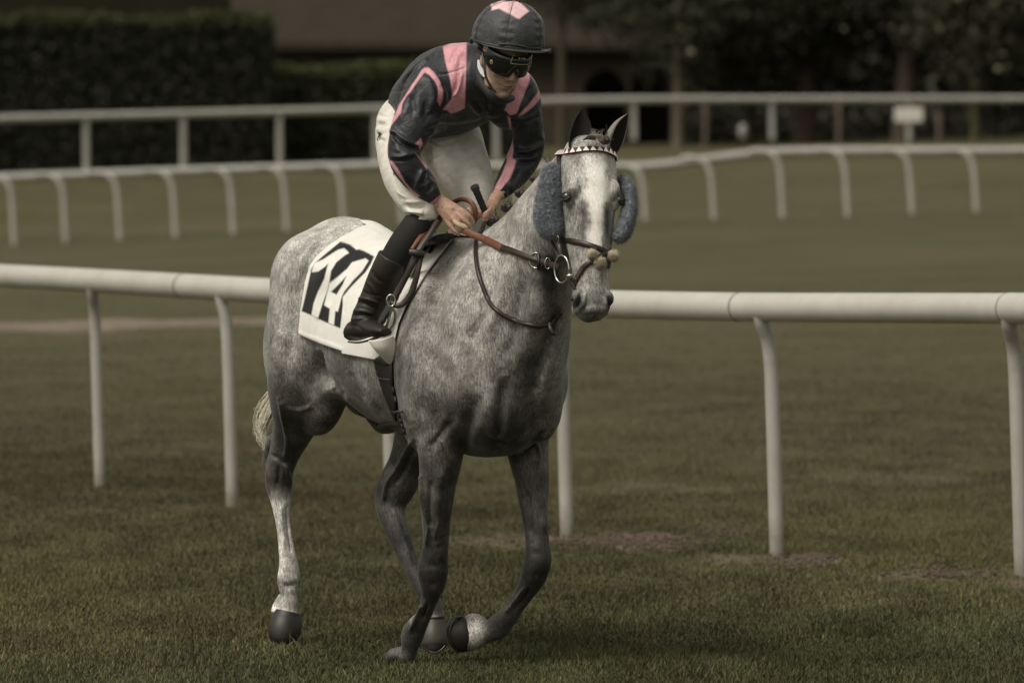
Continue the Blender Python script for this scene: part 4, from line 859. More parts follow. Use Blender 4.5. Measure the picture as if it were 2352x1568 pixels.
# ---- saddle ----
saddle = empty('saddle', HP(-.2, 0, 1.62), 'small black racing saddle with leathers and girth beneath the jockey', 'saddle')
def patch(name, poly, off, m_, parent, th=.006, tree=None, step=5):
    """leather panel laid on a surface, cut to an outline drawn over it"""
    poly = np.array(poly, float); x0, y0 = poly.min(0) - step; x1, y1 = poly.max(0) + step; xs = np.arange(x0, x1, step); ys = np.arange(y0, y1, step); vv = {}; mb = MB(); verts = []; fc = []
    gx, gy = np.meshgrid(xs, ys); gpts = np.c_[gx.ravel(), gy.ravel()]; d = dseg(gpts, poly, True); ins = inside(gpts, poly)
    ok = ins | (d < step * .75); idx = -np.ones(len(gpts), int)
    for k in np.where(ok)[0]:
        p_ = gpts[k].copy()
        if not ins[k]:   # snap to the outline
            best = (1e9, p_)
            for i in range(len(poly)):
                a_, b_ = poly[i], poly[(i + 1) % len(poly)]; t = np.clip(((p_ - a_) @ (b_ - a_)) / ((b_ - a_) @ (b_ - a_) + 1e-9), 0, 1); c_ = a_ + (b_ - a_) * t; dd = np.hypot(*(p_ - c_))
                if dd < best[0]: best = (dd, c_)
            p_ = best[1]
        h_ = None
        for tr in (tree or [TB]):
            h2 = hit(tr, p_[0], p_[1], off)
            if h2 and (h_ is None or h2[0][1] < h_[0][1]): h_ = h2
        if h_ is None: continue
        idx[k] = len(verts); verts.append(h_[0])
    W_ = len(xs)
    for k in range(len(gpts) - W_ - 1):
        if (k + 1) % W_ == 0: continue
        q = [idx[k], idx[k + 1], idx[k + W_ + 1], idx[k + W_]]
        if min(q) >= 0:
            vs = np.array([verts[i] for i in q])
            if vs[:, 1].max() - vs[:, 1].min() < .12: fc.append(q)
    mb.add(np.array(verts), fc); o = mb.build(name, m_, parent); mo = o.modifiers.new('t', 'SOLIDIFY'); mo.thickness = th; mo.offset = 0; return o
BOTH = [TB, CT]
patch('flap', [(925, 590), (962, 556), (985, 560), (960, 610), (930, 660), (905, 715), (880, 750), (862, 745), (850, 700), (880, 640)], .010, M_BLK, saddle, .008, BOTH)
mb = MB(); mb.limb([(945, 552, .16, 8, .05), (960, 552, .10, 16, .10), (990, 550, .02, 14, .09), (1022, 545, -.06, 9, .05)], 6); me = remesh(mb, .008, 4); o = obj('seat', me, M_BLK, saddle)
mb = MB(); strap(mb, CT, [(1000, 532), (985, 560), (968, 600), (948, 640)], .026, .004, .014, fall=-.1); strap(mb, CT, [(1028, 532), (1008, 558), (990, 585)], .014, .004, .012, fall=-.1); mb.build('panel_edge', M_BLK, saddle)
patch('girth', [(862, 826), (903, 800), (906, 880), (918, 940), (936, 1000), (926, 990), (905, 952), (885, 900), (868, 850)], .008, M_BLK, saddle, .006, BOTH, 4)
mb = MB(); strap(mb, TB, [(875, 974), (895, 970), (922, 970)], .020, .007, .012, fall=.1); mb.build('girth_loop', M_BLK, saddle)
for yy in (868, 942):
    mb = MB(); x0 = 878 + (yy - 868) * .38; strap(mb, TB, [(x0, yy), (x0 + 14, yy + 2), (x0 + 26, yy + 3)], .010, .003, .014, fall=.1); mb.build('girth_buckle', speckle('buckle_dark', (.05, .05, .048), .3, 50, .4, .5, metal=.3), saddle)
# stirrup leathers: two tapering straps meeting in a keeper, hanging to the iron
def free_strap(name, pts, w_, m_, parent, th=.0022, sub=5, face=None, over=None):
    p = cr(np.array([P(*q) for q in pts]), sub)
    if over is not None:   # keep clear of the surface beneath
        dy = np.zeros(len(p)); pr = proj(p)
        for i in range(len(p)):
            h_ = hit(over, pr[i][0], pr[i][1], 0.0)
            if h_: dy[i] = min(0, h_[0][1] - .014 - p[i][1])
        for _ in range(4): d2 = dy.copy(); d2[1:-1] = (dy[:-2] + dy[1:-1] + dy[2:]) / 3; dy = np.minimum(dy, d2)
        p = np.array([P(pr[i][0], pr[i][1], p[i][1] + dy[i] - D0) for i in range(len(p))])
    T = nrm(np.gradient(p, axis=0)); n = A(-.25, -1, .15) if face is None else face; mb = MB(); rings = []
    w_ = np.interp(np.linspace(0, 1, len(p)), np.linspace(0, 1, len(w_)), w_) if hasattr(w_, '__len__') else np.full(len(p), w_)
    for i in range(len(p)):
        u = nrm(np.cross(T[i], n)); nn = nrm(np.cross(u, T[i])); u = u * w_[i] / 2; v = nn * th; rings.append([p[i] - u, p[i] - u * .9 + v, p[i] + u * .9 + v, p[i] + u, p[i] + u * .9 - v, p[i] - u * .9 - v])
    mb.loft(rings); return mb.build(name, m_, parent)
free_strap('stirrup_leather', [(1005, 505, -.20), (985, 540, -.24), (962, 575, -.27), (945, 610, -.28), (918, 665, -.26), (900, 692, -.25)], [.020, .022, .024, .022, .02], M_BRN, saddle)
free_strap('stirrup_leather', [(968, 580, -.275), (960, 620, -.285), (948, 665, -.28), (930, 694, -.27), (912, 702, -.26), (898, 694, -.25)], [.02, .024, .024, .022, .018], M_BRN, saddle)
free_strap('keeper', [(940, 579, -.29), (958, 581, -.295), (975, 584, -.29)], .026, M_BLK, saddle, .004)
mb = MB(); c_ = P(898, 690, -.255); mb.tube([c_ + A(.016 * math.cos(t), -.004, .022 * math.sin(t)) for t in np.linspace(0, 6.28, 17)], .003, 8); mb.build('buckle', M_STEEL, saddle)
mb = MB(); mb.tube([P(900, 702, -.25), P(894, 730, -.22), P(884, 756, -.18), P(868, 770, -.16), P(830, 784, -.14), P(800, 784, -.10)], [.004, .005, .006, .007, .007, .005], 8, sub=4); mb.tube([P(900, 702, -.25), P(908, 722, -.21), P(904, 745, -.17), P(888, 766, -.15)], .005, 8, sub=4); mb.build('stirrup_iron', M_STEEL, saddle)
# turned-up lower corner of the cloth in front of the boot
def sheet(name, rows_, m_, parent=None, th=.003):
    mb = MB(); rings = []
    R_ = [cr(np.array([P(*q) for q in r]), 4) for r in rows_]; R_ = np.array(R_); out = []
    for j in range(R_.shape[1]): out.append(cr(R_[:, j], 4))
    out = np.array(out); mb.loft(out, cap=False, closed=False); o = mb.build(name, m_, parent); mo = o.modifiers.new('t', 'SOLIDIFY'); mo.thickness = th; mo.offset = 0; return o
co_ = sheet('cloth_corner', [[(903, 770, -.24), (878, 778, -.26), (846, 782, -.24)], [(908, 785, -.22), (886, 800, -.25), (858, 800, -.24)], [(905, 812, -.20), (892, 820, -.215), (874, 818, -.215)], [(901, 828, -.17), (897, 836, -.175), (890, 834, -.18)]], M_CLOTH, cloth)
set_col(co_.data, 'print', np.tile([.70, .69, .65], (len(co_.data.vertices), 1)))
# ---- bridle ----
bridle = empty('bridle', h0, 'dark leather bridle with blue-grey sheepskin cheek pieces and toothed browband on the grey head', 'bridle')
BR = [(1282, 356), (1300, 351), (1325, 347), (1350, 344.5), (1378, 345), (1398, 351), (1412, 360), (1417, 370)]
mb = MB(); strap(mb, TB, BR, .021, .0035, .007, 5, it=4); mb.build('browband', M_BRN, bridle)
c_, n_ = drape(TB, BR, .007, 5); c_ = smooth1(c_, 4); n_ = nrm(smooth1(n_, 3)); arc = np.r_[0, np.cumsum(np.linalg.norm(np.diff(c_, axis=0), axis=1))]; T_ = nrm(np.gradient(c_, axis=0))
M_TOOTH = speckle('tooth_white', (.78, .66, .64), .1, 60, .5, .4, bumps=0)
tn = 15; tri = None
for k in range(tn):
    s0 = arc[-1] * (k + .5) / tn; q = np.array([np.interp(s0, arc, c_[:, a]) for a in range(3)]); nn = nrm(np.array([np.interp(s0, arc, n_[:, a]) for a in range(3)])); tt = nrm(np.array([np.interp(s0, arc, T_[:, a]) for a in range(3)]))
    up_ = nrm(np.cross(nn, tt)); up_ = up_ if up_[2] > 0 else -up_; hw = arc[-1] / tn * .46; mb = MB(); f0, f1 = nn * .0036, nn * .0062
    a_, b_, d_ = q - tt * hw - up_ * .0095, q + tt * hw - up_ * .0095, q + up_ * .0105
    mb.add([a_ + f0, b_ + f0, d_ + f0, a_ + f1, b_ + f1, d_ + f1], [(0, 2, 1), (3, 4, 5), (0, 1, 4, 3), (1, 2, 5, 4), (2, 0, 3, 5)]); mb.build('tooth', M_TOOTH, bridle, smooth=False, recalc=True)
def hs_strap(name, poly, w_, m_=M_BRN, off=.004, th=.003, it=3): mb = MB(); strap(mb, TB, poly, w_, th, off, 6, fall=-.75, it=it); return mb.build(name, m_, bridle)
hs_strap('cheek_strap', [(1285, 358), (1286, 376), (1287, 398)], .017)
hs_strap('noseband', [(1291, 551), (1315, 554), (1345, 561), (1375, 571), (1392, 580), (1398, 588)], .021)
hs_strap('noseband', [(1399, 574), (1392, 580), (1375, 590), (1352, 606), (1336, 622), (1326, 640), (1319, 660)], .019, off=.007)
hs_strap('noseband', [(1396, 586), (1397, 600), (1396, 616)], .012, off=.005)
free_strap('cheek_strap', [(1272, 532, -.74), (1278, 548, -.76), (1284, 566, -.79), (1288, 586, -.80)], .018, M_BRN, bridle)
free_strap('throat_lash', [(1266, 548, -.72), (1274, 570, -.74), (1283, 590, -.77)], .012, M_BLK, bridle)
free_strap('chin_strap', [(1309, 636, -.83), (1314, 650, -.84), (1320, 664, -.845)], .012, M_BRN, bridle)
def ring(name, c, rx, rz, tilt, th, parent, m_=M_STEEL):
    mb = MB(); mb.tube([c + A(rx * math.cos(t), -tilt * math.cos(t), rz * math.sin(t)) for t in np.linspace(0, 2 * math.pi, 33)], th, 8); return mb.build(name, m_, parent)
ring('bit_ring', P(1290, 618, -.82), .026, .050, .03, .0030, bridle)
mb = MB(); mb.ell(P(1309, 633, -.85), [A(.014, 0, 0), A(0, .010, 0), A(.002, 0, .008)], 8); mb.tube([P(1309, 633, -.85), P(1322, 640, -.84)], .005, 8); mb.build('bit', M_STEEL, bridle)
mb = MB(); mb.tube([P(1276, 553, -.775), P(1281, 541, -.785), P(1283, 551, -.785), P(1279, 560, -.78)], .0022, 6, sub=3); mb.build('buckle', M_STEEL, bridle)
mb = MB(); mb.ell(P(1315, 686, -.85), [A(.008, 0, 0), A(0, .01, 0), A(0, 0, .009)], 8); mb.build('chin_stud', M_BRN, bridle)
# sheepskin
def wool(name, base_mb, m_, parent, n, L_, rad, seed=1, groom=A(0, 0, -.5), voxel=.008, root=None):
    me = remesh(base_mb, voxel, 3); co = get_co(me); no = get_no(me); co = co + no * (fbm(co, 90, 2, seed) * L_ * .12)[:, None]; set_co(me, co); o = obj(name, me, m_, parent)
    r_ = np.random.default_rng(seed); idx = r_.integers(0, len(co), n); p = co[idx] + r_.normal(size=(n, 3)) * voxel * .4; d = nrm(no[idx] + r_.normal(size=(n, 3)) * .42 + groom * .5); s_ = nrm(np.cross(d, r_.normal(size=(n, 3)))) * rad; t_ = np.cross(d, nrm(s_)) * rad
    ln = L_ * (.55 + .8 * r_.random((n, 1))); tip = p + d * ln + groom * ln * .35
    v = np.stack([p - s_, p + s_ * .5 + t_ * .8, p + s_ * .5 - t_ * .8, tip], 1).reshape(-1, 3); b4 = np.arange(n)[:, None] * 4
    f = np.concatenate([b4 + [0, 1, 3], b4 + [1, 2, 3], b4 + [2, 0, 3]]); m2 = bpy.data.meshes.new('wool'); m2.from_pydata(v.tolist(), [], f.tolist()); m2.materials.append(m_)
    w_ = obj('wool', m2, m_, o, smooth=True); tag(w_, kind='stuff'); return o
def woolmat(name, lo, hi):
    m, nt, b = mat(name, hi, .95, spec=.1, sheen=.35); n_ = noise(nt, 75, 4, .7, opos(nt)); n2 = noise(nt, 12, 2, .5, opos(nt)); c = mixc(nt, ramp(nt, n_, [(.35, (0, 0, 0)), (.62, (1, 1, 1))]), lo, hi); nt.links.new(mixc(nt, n2, c, mixc(nt, .5, c, lo)), b.inputs['Base Color']); return m
M_WOOL = woolmat('blue_wool', (.12, .135, .16), (.36, .385, .43)); M_WOOLD = woolmat('blue_wool_shade', (.10, .11, .14), (.28, .30, .36)); M_TUFT = woolmat('cream_wool', (.36, .29, .19), (.78, .70, .52))
mb = MB(); mb.limb([(1276, 383, -.66, 10, .012), (1270, 393, -.67, 21, .028), (1265, 430, -.69, 25.5, .036), (1260, 470, -.71, 27.5, .038), (1259, 500, -.73, 28, .038), (1264, 522, -.745, 25, .033), (1271, 535, -.76, 17, .024), (1275, 540, -.76, 7, .012)], 4)
wool('sheepskin_cheekpiece', mb, M_WOOL, bridle, 15000, .013, .0011, 3)
mb = MB(); mb.limb([(1432, 413, -.60, 5, .02), (1437, 422, -.62, 10, .045), (1444, 440, -.66, 11.5, .055), (1446, 475, -.69, 12, .058), (1441, 505, -.72, 14, .055), (1430, 532, -.74, 15, .045), (1420, 545, -.75, 11, .035), (1415, 550, -.75, 5, .015)], 4)
wool('sheepskin_cheekpiece', mb, M_WOOL, bridle, 9000, .012, .0011, 4)
for (px, py, r) in [(1361, 583, .018), (1379, 603, .022), (1407, 588, .021)]:
    h_ = hit(TB, min(px, 1396), py, .004); Y = (h_[0][1] if h_ else D0 - .84) - D0; mb = MB(); mb.ball(P(px, py, Y - .006), r * .38, 8); wool('wool_tuft', mb, M_TUFT, bridle, 1500, r * .95, .0012, px, A(0, 0, -.2), .006)
# ---- reins ----
reins = empty('reins', P(1060, 520, -.3), 'leather reins, tan at the grip and dark brown towards the bit, held by the jockey', 'reins')
free_strap('rein', [(1062, 527, -.235), (1085, 538, -.27), (1120, 553, -.32), (1155, 571, -.39)], .028, M_TAN, reins, .003, over=TB)
free_strap('rein', [(1151, 569, -.385), (1180, 578, -.45), (1205, 588, -.52), (1232, 597, -.60)], [.028, .024, .022, .018], M_BRN, reins, .003, over=TB)
free_strap('rein', [(1232, 597, -.60), (1255, 604, -.66), (1272, 609, -.74), (1284, 614, -.80)], .022, M_BRN, reins, .0035, over=TB)
ring('ring', P(1232, 598, -.615), .026, .028, .01, .0026, reins); ring('buckle', P(1258, 605, -.68), .010, .020, 0, .0024, reins)
free_strap('rein_stop', [(1236, 583, -.62), (1238, 600, -.635), (1236, 618, -.62)], .014, M_BLK, reins, .005)
free_strap('rein', [(1040, 466, -.10), (1058, 458, -.14), (1078, 462, -.17), (1090, 478, -.18), (1092, 500, -.17), (1086, 512, -.15)], .020, M_TAN, reins, .003, face=A(.2, -1, -.3))
free_strap('rein', [(1020, 490, -.12), (1000, 520, -.17), (975, 552, -.22), (957, 580, -.25)], [.022, .024, .022, .018], M_TAN, reins, .003)
free_strap('rein', [(1016, 494, -.10), (990, 515, -.16), (965, 545, -.21), (946, 572, -.24)], [.016, .018, .018, .014], M_TAN, reins, .003)
free_strap('rein', [(958, 578, -.255), (946, 600, -.26), (936, 625, -.25)], .018, M_BLK, reins, .003)
# neck strap hanging round the base of the neck
mb = MB(); pts, n2 = drape(TB, [(1115, 508), (1106, 530), (1097, 560), (1098, 600), (1107, 645), (1124, 690), (1150, 718), (1185, 736), (1225, 745), (1255, 744), (1278, 728), (1286, 712)], .010, 5, fall=-.3); pts = smooth1(pts, 3)
mb.tube(pts, .0085, 8); mb.build('neck_strap', M_BRN, reins)
free_strap('strap_end', [(1262, 742, -.57), (1264, 754, -.585), (1270, 765, -.59), (1275, 769, -.585)], [.012, .014, .012, .005], M_BRN, reins, .004)
# ================= jockey =================
jockey = empty('person', P(950, 400, .1), 'jockey in dark silks with pink stripes, capped helmet, goggles and white breeches, leaning forward', 'person')
def q1(x, y): return (828 + .21 * x, .21 * y)          # enlargement coordinates -> picture
def q2(x, y): return (828 + .21 * x, 282.2 + .21 * y)
def q3(x, y): return (1016.1 + .144 * x, .144 * y)     # helmet enlargement
def q4(x, y): return (959.6 + .108 * x, 414 + .108 * y)  # hands enlargement
M_SKIN, nt, b = mat('skin', (.36, .20, .13), .5, spec=.4); b.inputs['Subsurface Weight'].default_value = .08; b.inputs['Subsurface Radius'].default_value = (.01, .004, .002)
v_ = opos(nt); n_ = noise(nt, 55, 5, .7, v_); n3 = noise(nt, 9, 3, .5, v_); at = nt.nodes.new('ShaderNodeAttribute'); at.attribute_name = 'skin'
c = mixc(nt, 1.0, at.outputs['Color'], ramp(nt, n_, [(.35, (.80, .76, .74)), (.65, (1.12, 1.12, 1.12))]), 'MULTIPLY'); c = mixc(nt, 1.0, c, ramp(nt, n3, [(.3, (.92, .86, .84)), (.7, (1.06, 1.08, 1.08))]), 'MULTIPLY')
nt.links.new(c, b.inputs['Base Color']); bump(nt, b, n_, .25, .002)
# head frame
yw = math.radians(24); pt = math.radians(27); FH = A(math.sin(yw) * math.cos(pt), -math.cos(yw) * math.cos(pt), -math.sin(pt)); SL = nrm(np.cross(UP, FH)) ; 
if SL[0] > 0: SL = -SL      # his right side (picture left)
roll = math.radians(-4); UH = nrm(np.cross(FH, SL)); UH = UH if UH[2] > 0 else -UH
UH, SL = nrm(UH * math.cos(roll) + SL * math.sin(roll)), nrm(SL * math.cos(roll) - UH * math.sin(roll))
HC = P(1156, 140, -.36)
def JH(l, f, u): return HC + SL * l + FH * f + UH * u
PB = MB()
def JE(l, f, u, a, b_, c_, n=12): PB.ell(JH(l, f, u), [SL * a, FH * b_, UH * c_], n)
JE(0, -.02, .03, .074, .092, .095, 18); JE(0, .035, -.02, .058, .05, .085, 16)           # skull, face
rows = [(-.03, .055, .02), (.0, .0, 0)]
def fring(u, f0, f1, hw, p=.85):  # face section at height u: back f0, front f1
    out = []
    for i in range(24):
        t = 2 * math.pi * i / 24; k, s = math.cos(t), math.sin(t); out.append(JH(hw * math.copysign(abs(k) ** p, k) * (1 - .18 * max(s, 0)), (f0 + f1) / 2 + s * (f1 - f0) / 2, u))
    return out
PB.loft([fring(a[0], a[1], a[2], a[3]) for a in cr([(.05, -.07, .085, .068), (.01, -.06, .083, .068), (-.03, -.045, .078, .064), (-.06, -.02, .077, .058), (-.09, .005, .076, .046), (-.112, .03, .076, .032), (-.124, .045, .068, .018)], 3)])
PB.tube([JH(0, .080, .022), JH(0, .090, .0), JH(0, .102, -.022), JH(0, .103, -.030)], [.008, .010, .012, .009], 10, sub=3)      # nose
for s in (1, -1):
    JE(.011 * s, .090, -.033, .008, .010, .007, 8); JE(.038 * s, .058, -.022, .022, .020, .02, 10); JE(.047 * s, .02, -.075, .014, .03, .028, 10)
    JE(.074 * s, -.018, -.006, .010, .018, .030, 10)   # ear
JE(0, .0745, -.064, .021, .0125, .0062, 10); JE(0, .0735, -.074, .018, .0125, .0068, 10); JE(0, .068, -.106, .018, .015, .014, 10)
PB.tube([JH(0, -.035, -.05), JH(0, -.06, -.10), P(1128, 172, -.16)], [.048, .044, .04], 14, sub=4)   # neck
# trunk and limbs under the clothes
TL = nrm(HR + A(0, 0, 0.0))
def tring(c, a, hw, th, n=28, top=1.0):
    a = nrm(a); l = nrm(TL - a * (TL @ a)); t_ = np.cross(a, l); t_ = t_ if t_[2] > 0 else -t_; out = []
    for i in range(n):
        w_ = 2 * math.pi * i / n; k, s = math.cos(w_), math.sin(w_); out.append(c + l * hw * math.copysign(abs(k) ** .85, k) + t_ * th * s * (top if s > 0 else 1))
    return out
TC = [(P(955, 285, .33), .08, .07), (P(965, 262, .26), .125, .10), (P(985, 240, .16), .16, .115), (P(1040, 215, .04), .175, .12), (P(1085, 196, -.07), .18, .11), (P(1110, 180, -.14), .13, .085), (P(1122, 172, -.18), .07, .06)]
def torso(mb, sc, add=0.0, first=0):
    cs = np.array([np.r_[c, w_, t_] for c, w_, t_ in TC[first:]]); q = cr(cs, 4); ax = np.gradient(q[:, :3], axis=0); mb.loft([tring(a[:3], ax[i], a[3] * sc + add, a[4] * sc + add) for i, a in enumerate(q)])
torso(PB, .92)
RA = [(1000, 178, -.10), (962, 250, -.14), (928, 335, -.19), (962, 395, -.20), (1000, 452, -.16)]     # his right arm
LA = [(1200, 205, -.02), (1207, 270, .0), (1208, 335, .02), (1178, 400, -.02), (1142, 452, -.08)]
for ar, q_ in ((RA, 1), (LA, .72)): PB.limb([(p[0], p[1], p[2], h_ * (q_ if h_ > 16 else .9), h_ * q_ / 608) for p, h_ in zip(ar, (34, 30, 25, 22, 16))], 5, 16)
RL = [(918, 272, .22), (908, 345, .06), (935, 425, -.08), (964, 490, -.15)]; RS = [(966, 500, -.15), (925, 585, -.14), (885, 650, -.08), (842, 722, -.02)]
LL = [(1010, 300, .36), (1050, 375, .16), (1085, 445, .04), (1100, 500, .0)]; LS = [(1100, 500, .0), (1090, 580, .15), (1060, 660, .25)]
PB.limb([(p[0], p[1], p[2], h_, h_ / 608) for p, h_ in zip(RL, (42, 40, 36, 30))], 5, 16); PB.limb([(p[0], p[1], p[2], h_, h_ / 608) for p, h_ in zip(RS, (28, 30, 24, 20))], 4, 14)
PB.limb([(p[0], p[1], p[2], h_, h_ / 608) for p, h_ in zip(LL, (46, 46, 40, 32))], 5, 16); PB.limb([(p[0], p[1], p[2], h_, h_ / 608) for p, h_ in zip([(1098, 490, .05), (1040, 560, .36), (1010, 640, .46)], (30, 26, 18))], 4, 14)
# ---- hands ----
def fing(pts, rr): PB.tube(np.array([P(*p) for p in pts]), [r for r in rr], 10, sub=4)
k_ = lambda x, y, d: (*q4(x, y), d)
# right hand: wrist, back of the hand, four fingers curled round the reins, thumb pressing on top
PB.limb([(996, 446, -.165, 17, .022), (*q4(440, 450), -.175, 18.5, .020), (*q4(560, 560), -.185, 21, .019), (*q4(700, 680), -.195, 24, .019), (*q4(830, 780), -.20, 25, .018), (*q4(900, 830), -.20, 20, .014)], 5, 22)
fing([k_(760, 560, -.19), k_(930, 640, -.205), k_(1060, 740, -.21), k_(1150, 840, -.20), k_(1180, 920, -.185)], (.011, .0108, .0100, .0098, .0082))     # index
fing([k_(720, 640, -.195), k_(880, 750, -.215), k_(990, 840, -.222), k_(1070, 930, -.215), k_(1110, 1000, -.195)], (.011, .0108, .0100, .0095, .008))      # middle
fing([k_(660, 720, -.195), k_(800, 850, -.215), k_(880, 930, -.218), k_(960, 990, -.20), k_(1000, 1010, -.18)], (.0105, .0102, .0095, .009, .0075))      # ring
fing([k_(560, 800, -.19), k_(690, 960, -.205), k_(770, 1060, -.208), k_(840, 1130, -.205), k_(880, 1170, -.195)], (.0105, .0098, .009, .0085, .007))      # little
fing([k_(700, 760, -.20), k_(800, 880, -.232), k_(880, 950, -.240), k_(980, 990, -.240), k_(1060, 1030, -.236)], (.010, .0108, .0108, .0112, .0085))      # thumb
fing([k_(1060, 600, -.16), k_(1120, 640, -.165), k_(1170, 740, -.165)], (.008, .009, .007))
# left hand closed on the whip
PB.limb([(1140, 450, -.085, 14, .018), (*q4(1600, 500), -.11, 14, .018), (*q4(1530, 600), -.13, 15, .017), (*q4(1450, 720), -.14, 15, .016), (*q4(1380, 800), -.135, 11, .012)], 5, 18)
fing([k_(1560, 480, -.125), k_(1590, 600, -.145), k_(1560, 720, -.155), k_(1480, 810, -.155), k_(1440, 880, -.150)], (.009, .010, .0095, .009, .0072))
fing([k_(1540, 520, -.135), k_(1540, 620, -.160), k_(1470, 690, -.168), k_(1400, 730, -.165)], (.008, .009, .0088, .0075))
fing([k_(1540, 580, -.14), k_(1530, 680, -.160), k_(1460, 750, -.166), k_(1390, 790, -.160)], (.008, .009, .0088, .0072))
fing([k_(1500, 700, -.14), k_(1480, 790, -.155), k_(1420, 840, -.158), k_(1370, 850, -.15)], (.008, .0085, .0080, .0068))
fing([k_(1480, 560, -.10), k_(1380, 620, -.125), k_(1310, 690, -.138), k_(1270, 780, -.142), k_(1250, 830, -.140)], (.009, .0102, .0108, .0108, .0085))  # thumb
PM = remesh(PB, .0036, 3, .5); pco = get_co(PM); pno = get_no(PM)
def SP(poly, w, amt, f=q4): sculpt(pco, pno, [f(*a) for a in poly], w, amt)
SP([(940, 640), (960, 700)], 4.5, .0022); SP([(880, 740), (900, 800)], 4.5, .0020); SP([(560, 640), (700, 760), (840, 860)], 3, .0013); SP([(560, 560), (760, 610), (920, 680)], 3, .0012); SP([(440, 640), (560, 820), (660, 940)], 3, .0013)
SP([(960, 740), (1060, 840), (1130, 940)], 1.6, -.003); SP([(820, 890), (900, 880), (1000, 920), (1090, 990)], 1.4, -.003); SP([(1500, 590), (1560, 570)], 1.3, -.0014); SP([(1500, 640), (1570, 620)], 1.3, -.0014); SP([(1490, 690), (1560, 665)], 1.3, -.0014)
SP([(905, 1345), (980, 1375), (1040, 1392), (1110, 1390)], 1.3, -.003, q3); SP([(960, 1250), (910, 1300), (890, 1350)], 2.5, -.0018, q3); SP([(1010, 1290), (1090, 1330), (1150, 1310)], 2.0, -.0022, q3)
set_co(PM, pco); pp2 = proj(pco)
sk = np.tile([.42, .30, .23], (len(pco), 1)); lips = np.exp(-dseg(pp2, [q3(930, 1375), q3(1000, 1405), q3(1100, 1410)]) / 3.0); sk = sk * (1 - lips[:, None] * np.array([.12, .38, .34]))
mo_ = np.exp(-(dseg(pp2, [q3(905, 1345), q3(980, 1375), q3(1040, 1392), q3(1110, 1390)]) / 1.4) ** 2); sk *= (1 - .55 * mo_[:, None])
bd_ = np.clip((pp2[:, 1] - 196) / 10, 0, 1) * (pp2[:, 1] < 225) * (pp2[:, 0] > 1115); sk *= (1 - bd_[:, None] * np.array([.22, .20, .16])); hand = (pp2[:, 1] > 430) & (pp2[:, 1] < 560); sk[hand] *= np.array([.98, .90, .88])
nail = np.exp(-(np.hypot(*(pp2 - np.array(q4(1075, 1035))).T) / 4) ** 2); sk = sk * (1 - nail[:, None]) + np.array([.50, .38, .29]) * nail[:, None]
for q_ in [(515, 570), (415, 568), (750, 620)]:
    g_ = np.exp(-(np.hypot(*(pp2 - np.array(q4(*q_))).T) / 2.2) ** 2)[:, None]; sk = sk * (1 - .8 * g_)
th_ = (pp2[:, 0] > 1040) & (pp2[:, 1] > 505) & (pp2[:, 1] < 532); sk[th_] = sk[th_] * .5 + np.array([.60, .48, .34]) * .5
set_col(PM, 'skin', sk); obj('body', PM, M_SKIN, jockey)
# ---- silks ----
JB = MB()
cs = [(P(965, 250, .34), .115, .09), (P(978, 246, .27), .155, .125), (P(1002, 233, .17), .180, .145), (P(1040, 205, .05), .200, .160), (P(1083, 187, -.06), .205, .150), (P(1112, 172, -.15), .16, .115), (P(1128, 160, -.19), .085, .07)]
q = cr(np.array([np.r_[c, w_, t_] for c, w_, t_ in cs]), 4); ax = np.gradient(q[:, :3], axis=0); JB.loft([tring(a[:3], ax[i], a[3], a[4], 32) for i, a in enumerate(q)])
JB.tube([P(1095, 165, -.1), P(1112, 168, -.2), P(1128, 178, -.27), P(1140, 186, -.30)], [.09, .070, .056, .046], 20, sub=4)   # collar
# shoulders, sleeves (loose satin)
JB.limb([(1045, 165, .0, 40, .08), (1010, 172, -.06, 48, .085), (982, 205, -.11, 52, .088), (965, 250, -.15, 52, .083), (945, 300, -.18, 48, .075), (930, 340, -.20, 40, .062), (930, 368, -.215, 37, .056), (945, 395, -.215, 36, .05), (968, 420, -.205, 33, .046), (988, 445, -.185, 25, .036), (1000, 456, -.175, 20, .028)], 5, 26)
JB.limb([(1150, 190, -.04, 36, .07), (1180, 196, -.03, 44, .08), (1200, 225, -.02, 42, .078), (1208, 265, -.01, 38, .07), (1213, 305, .01, 37, .062), (1213, 335, .02, 38, .056), (1200, 368, .01, 38, .05), (1180, 400, -.02, 34, .044), (1158, 430, -.05, 25, .034), (1145, 448, -.07, 17, .026)], 5, 26)
JB.ell(P(1170, 245, -.04), [A(.09, 0, 0), A(0, .10, 0), A(0, 0, .09)], 12)
JM = remesh(JB, .0040, 5, .5); jco = get_co(JM)
jm_ = np.ones(len(jco)); jco = lap(JM, jco, jm_, 10, .6); set_co(JM, jco); jno = get_no(JM)
def SJ(f, L_):
    for poly, w, a_ in L_: sculpt(jco, jno, [f(*p) for p in poly], w, a_ * 1.35)
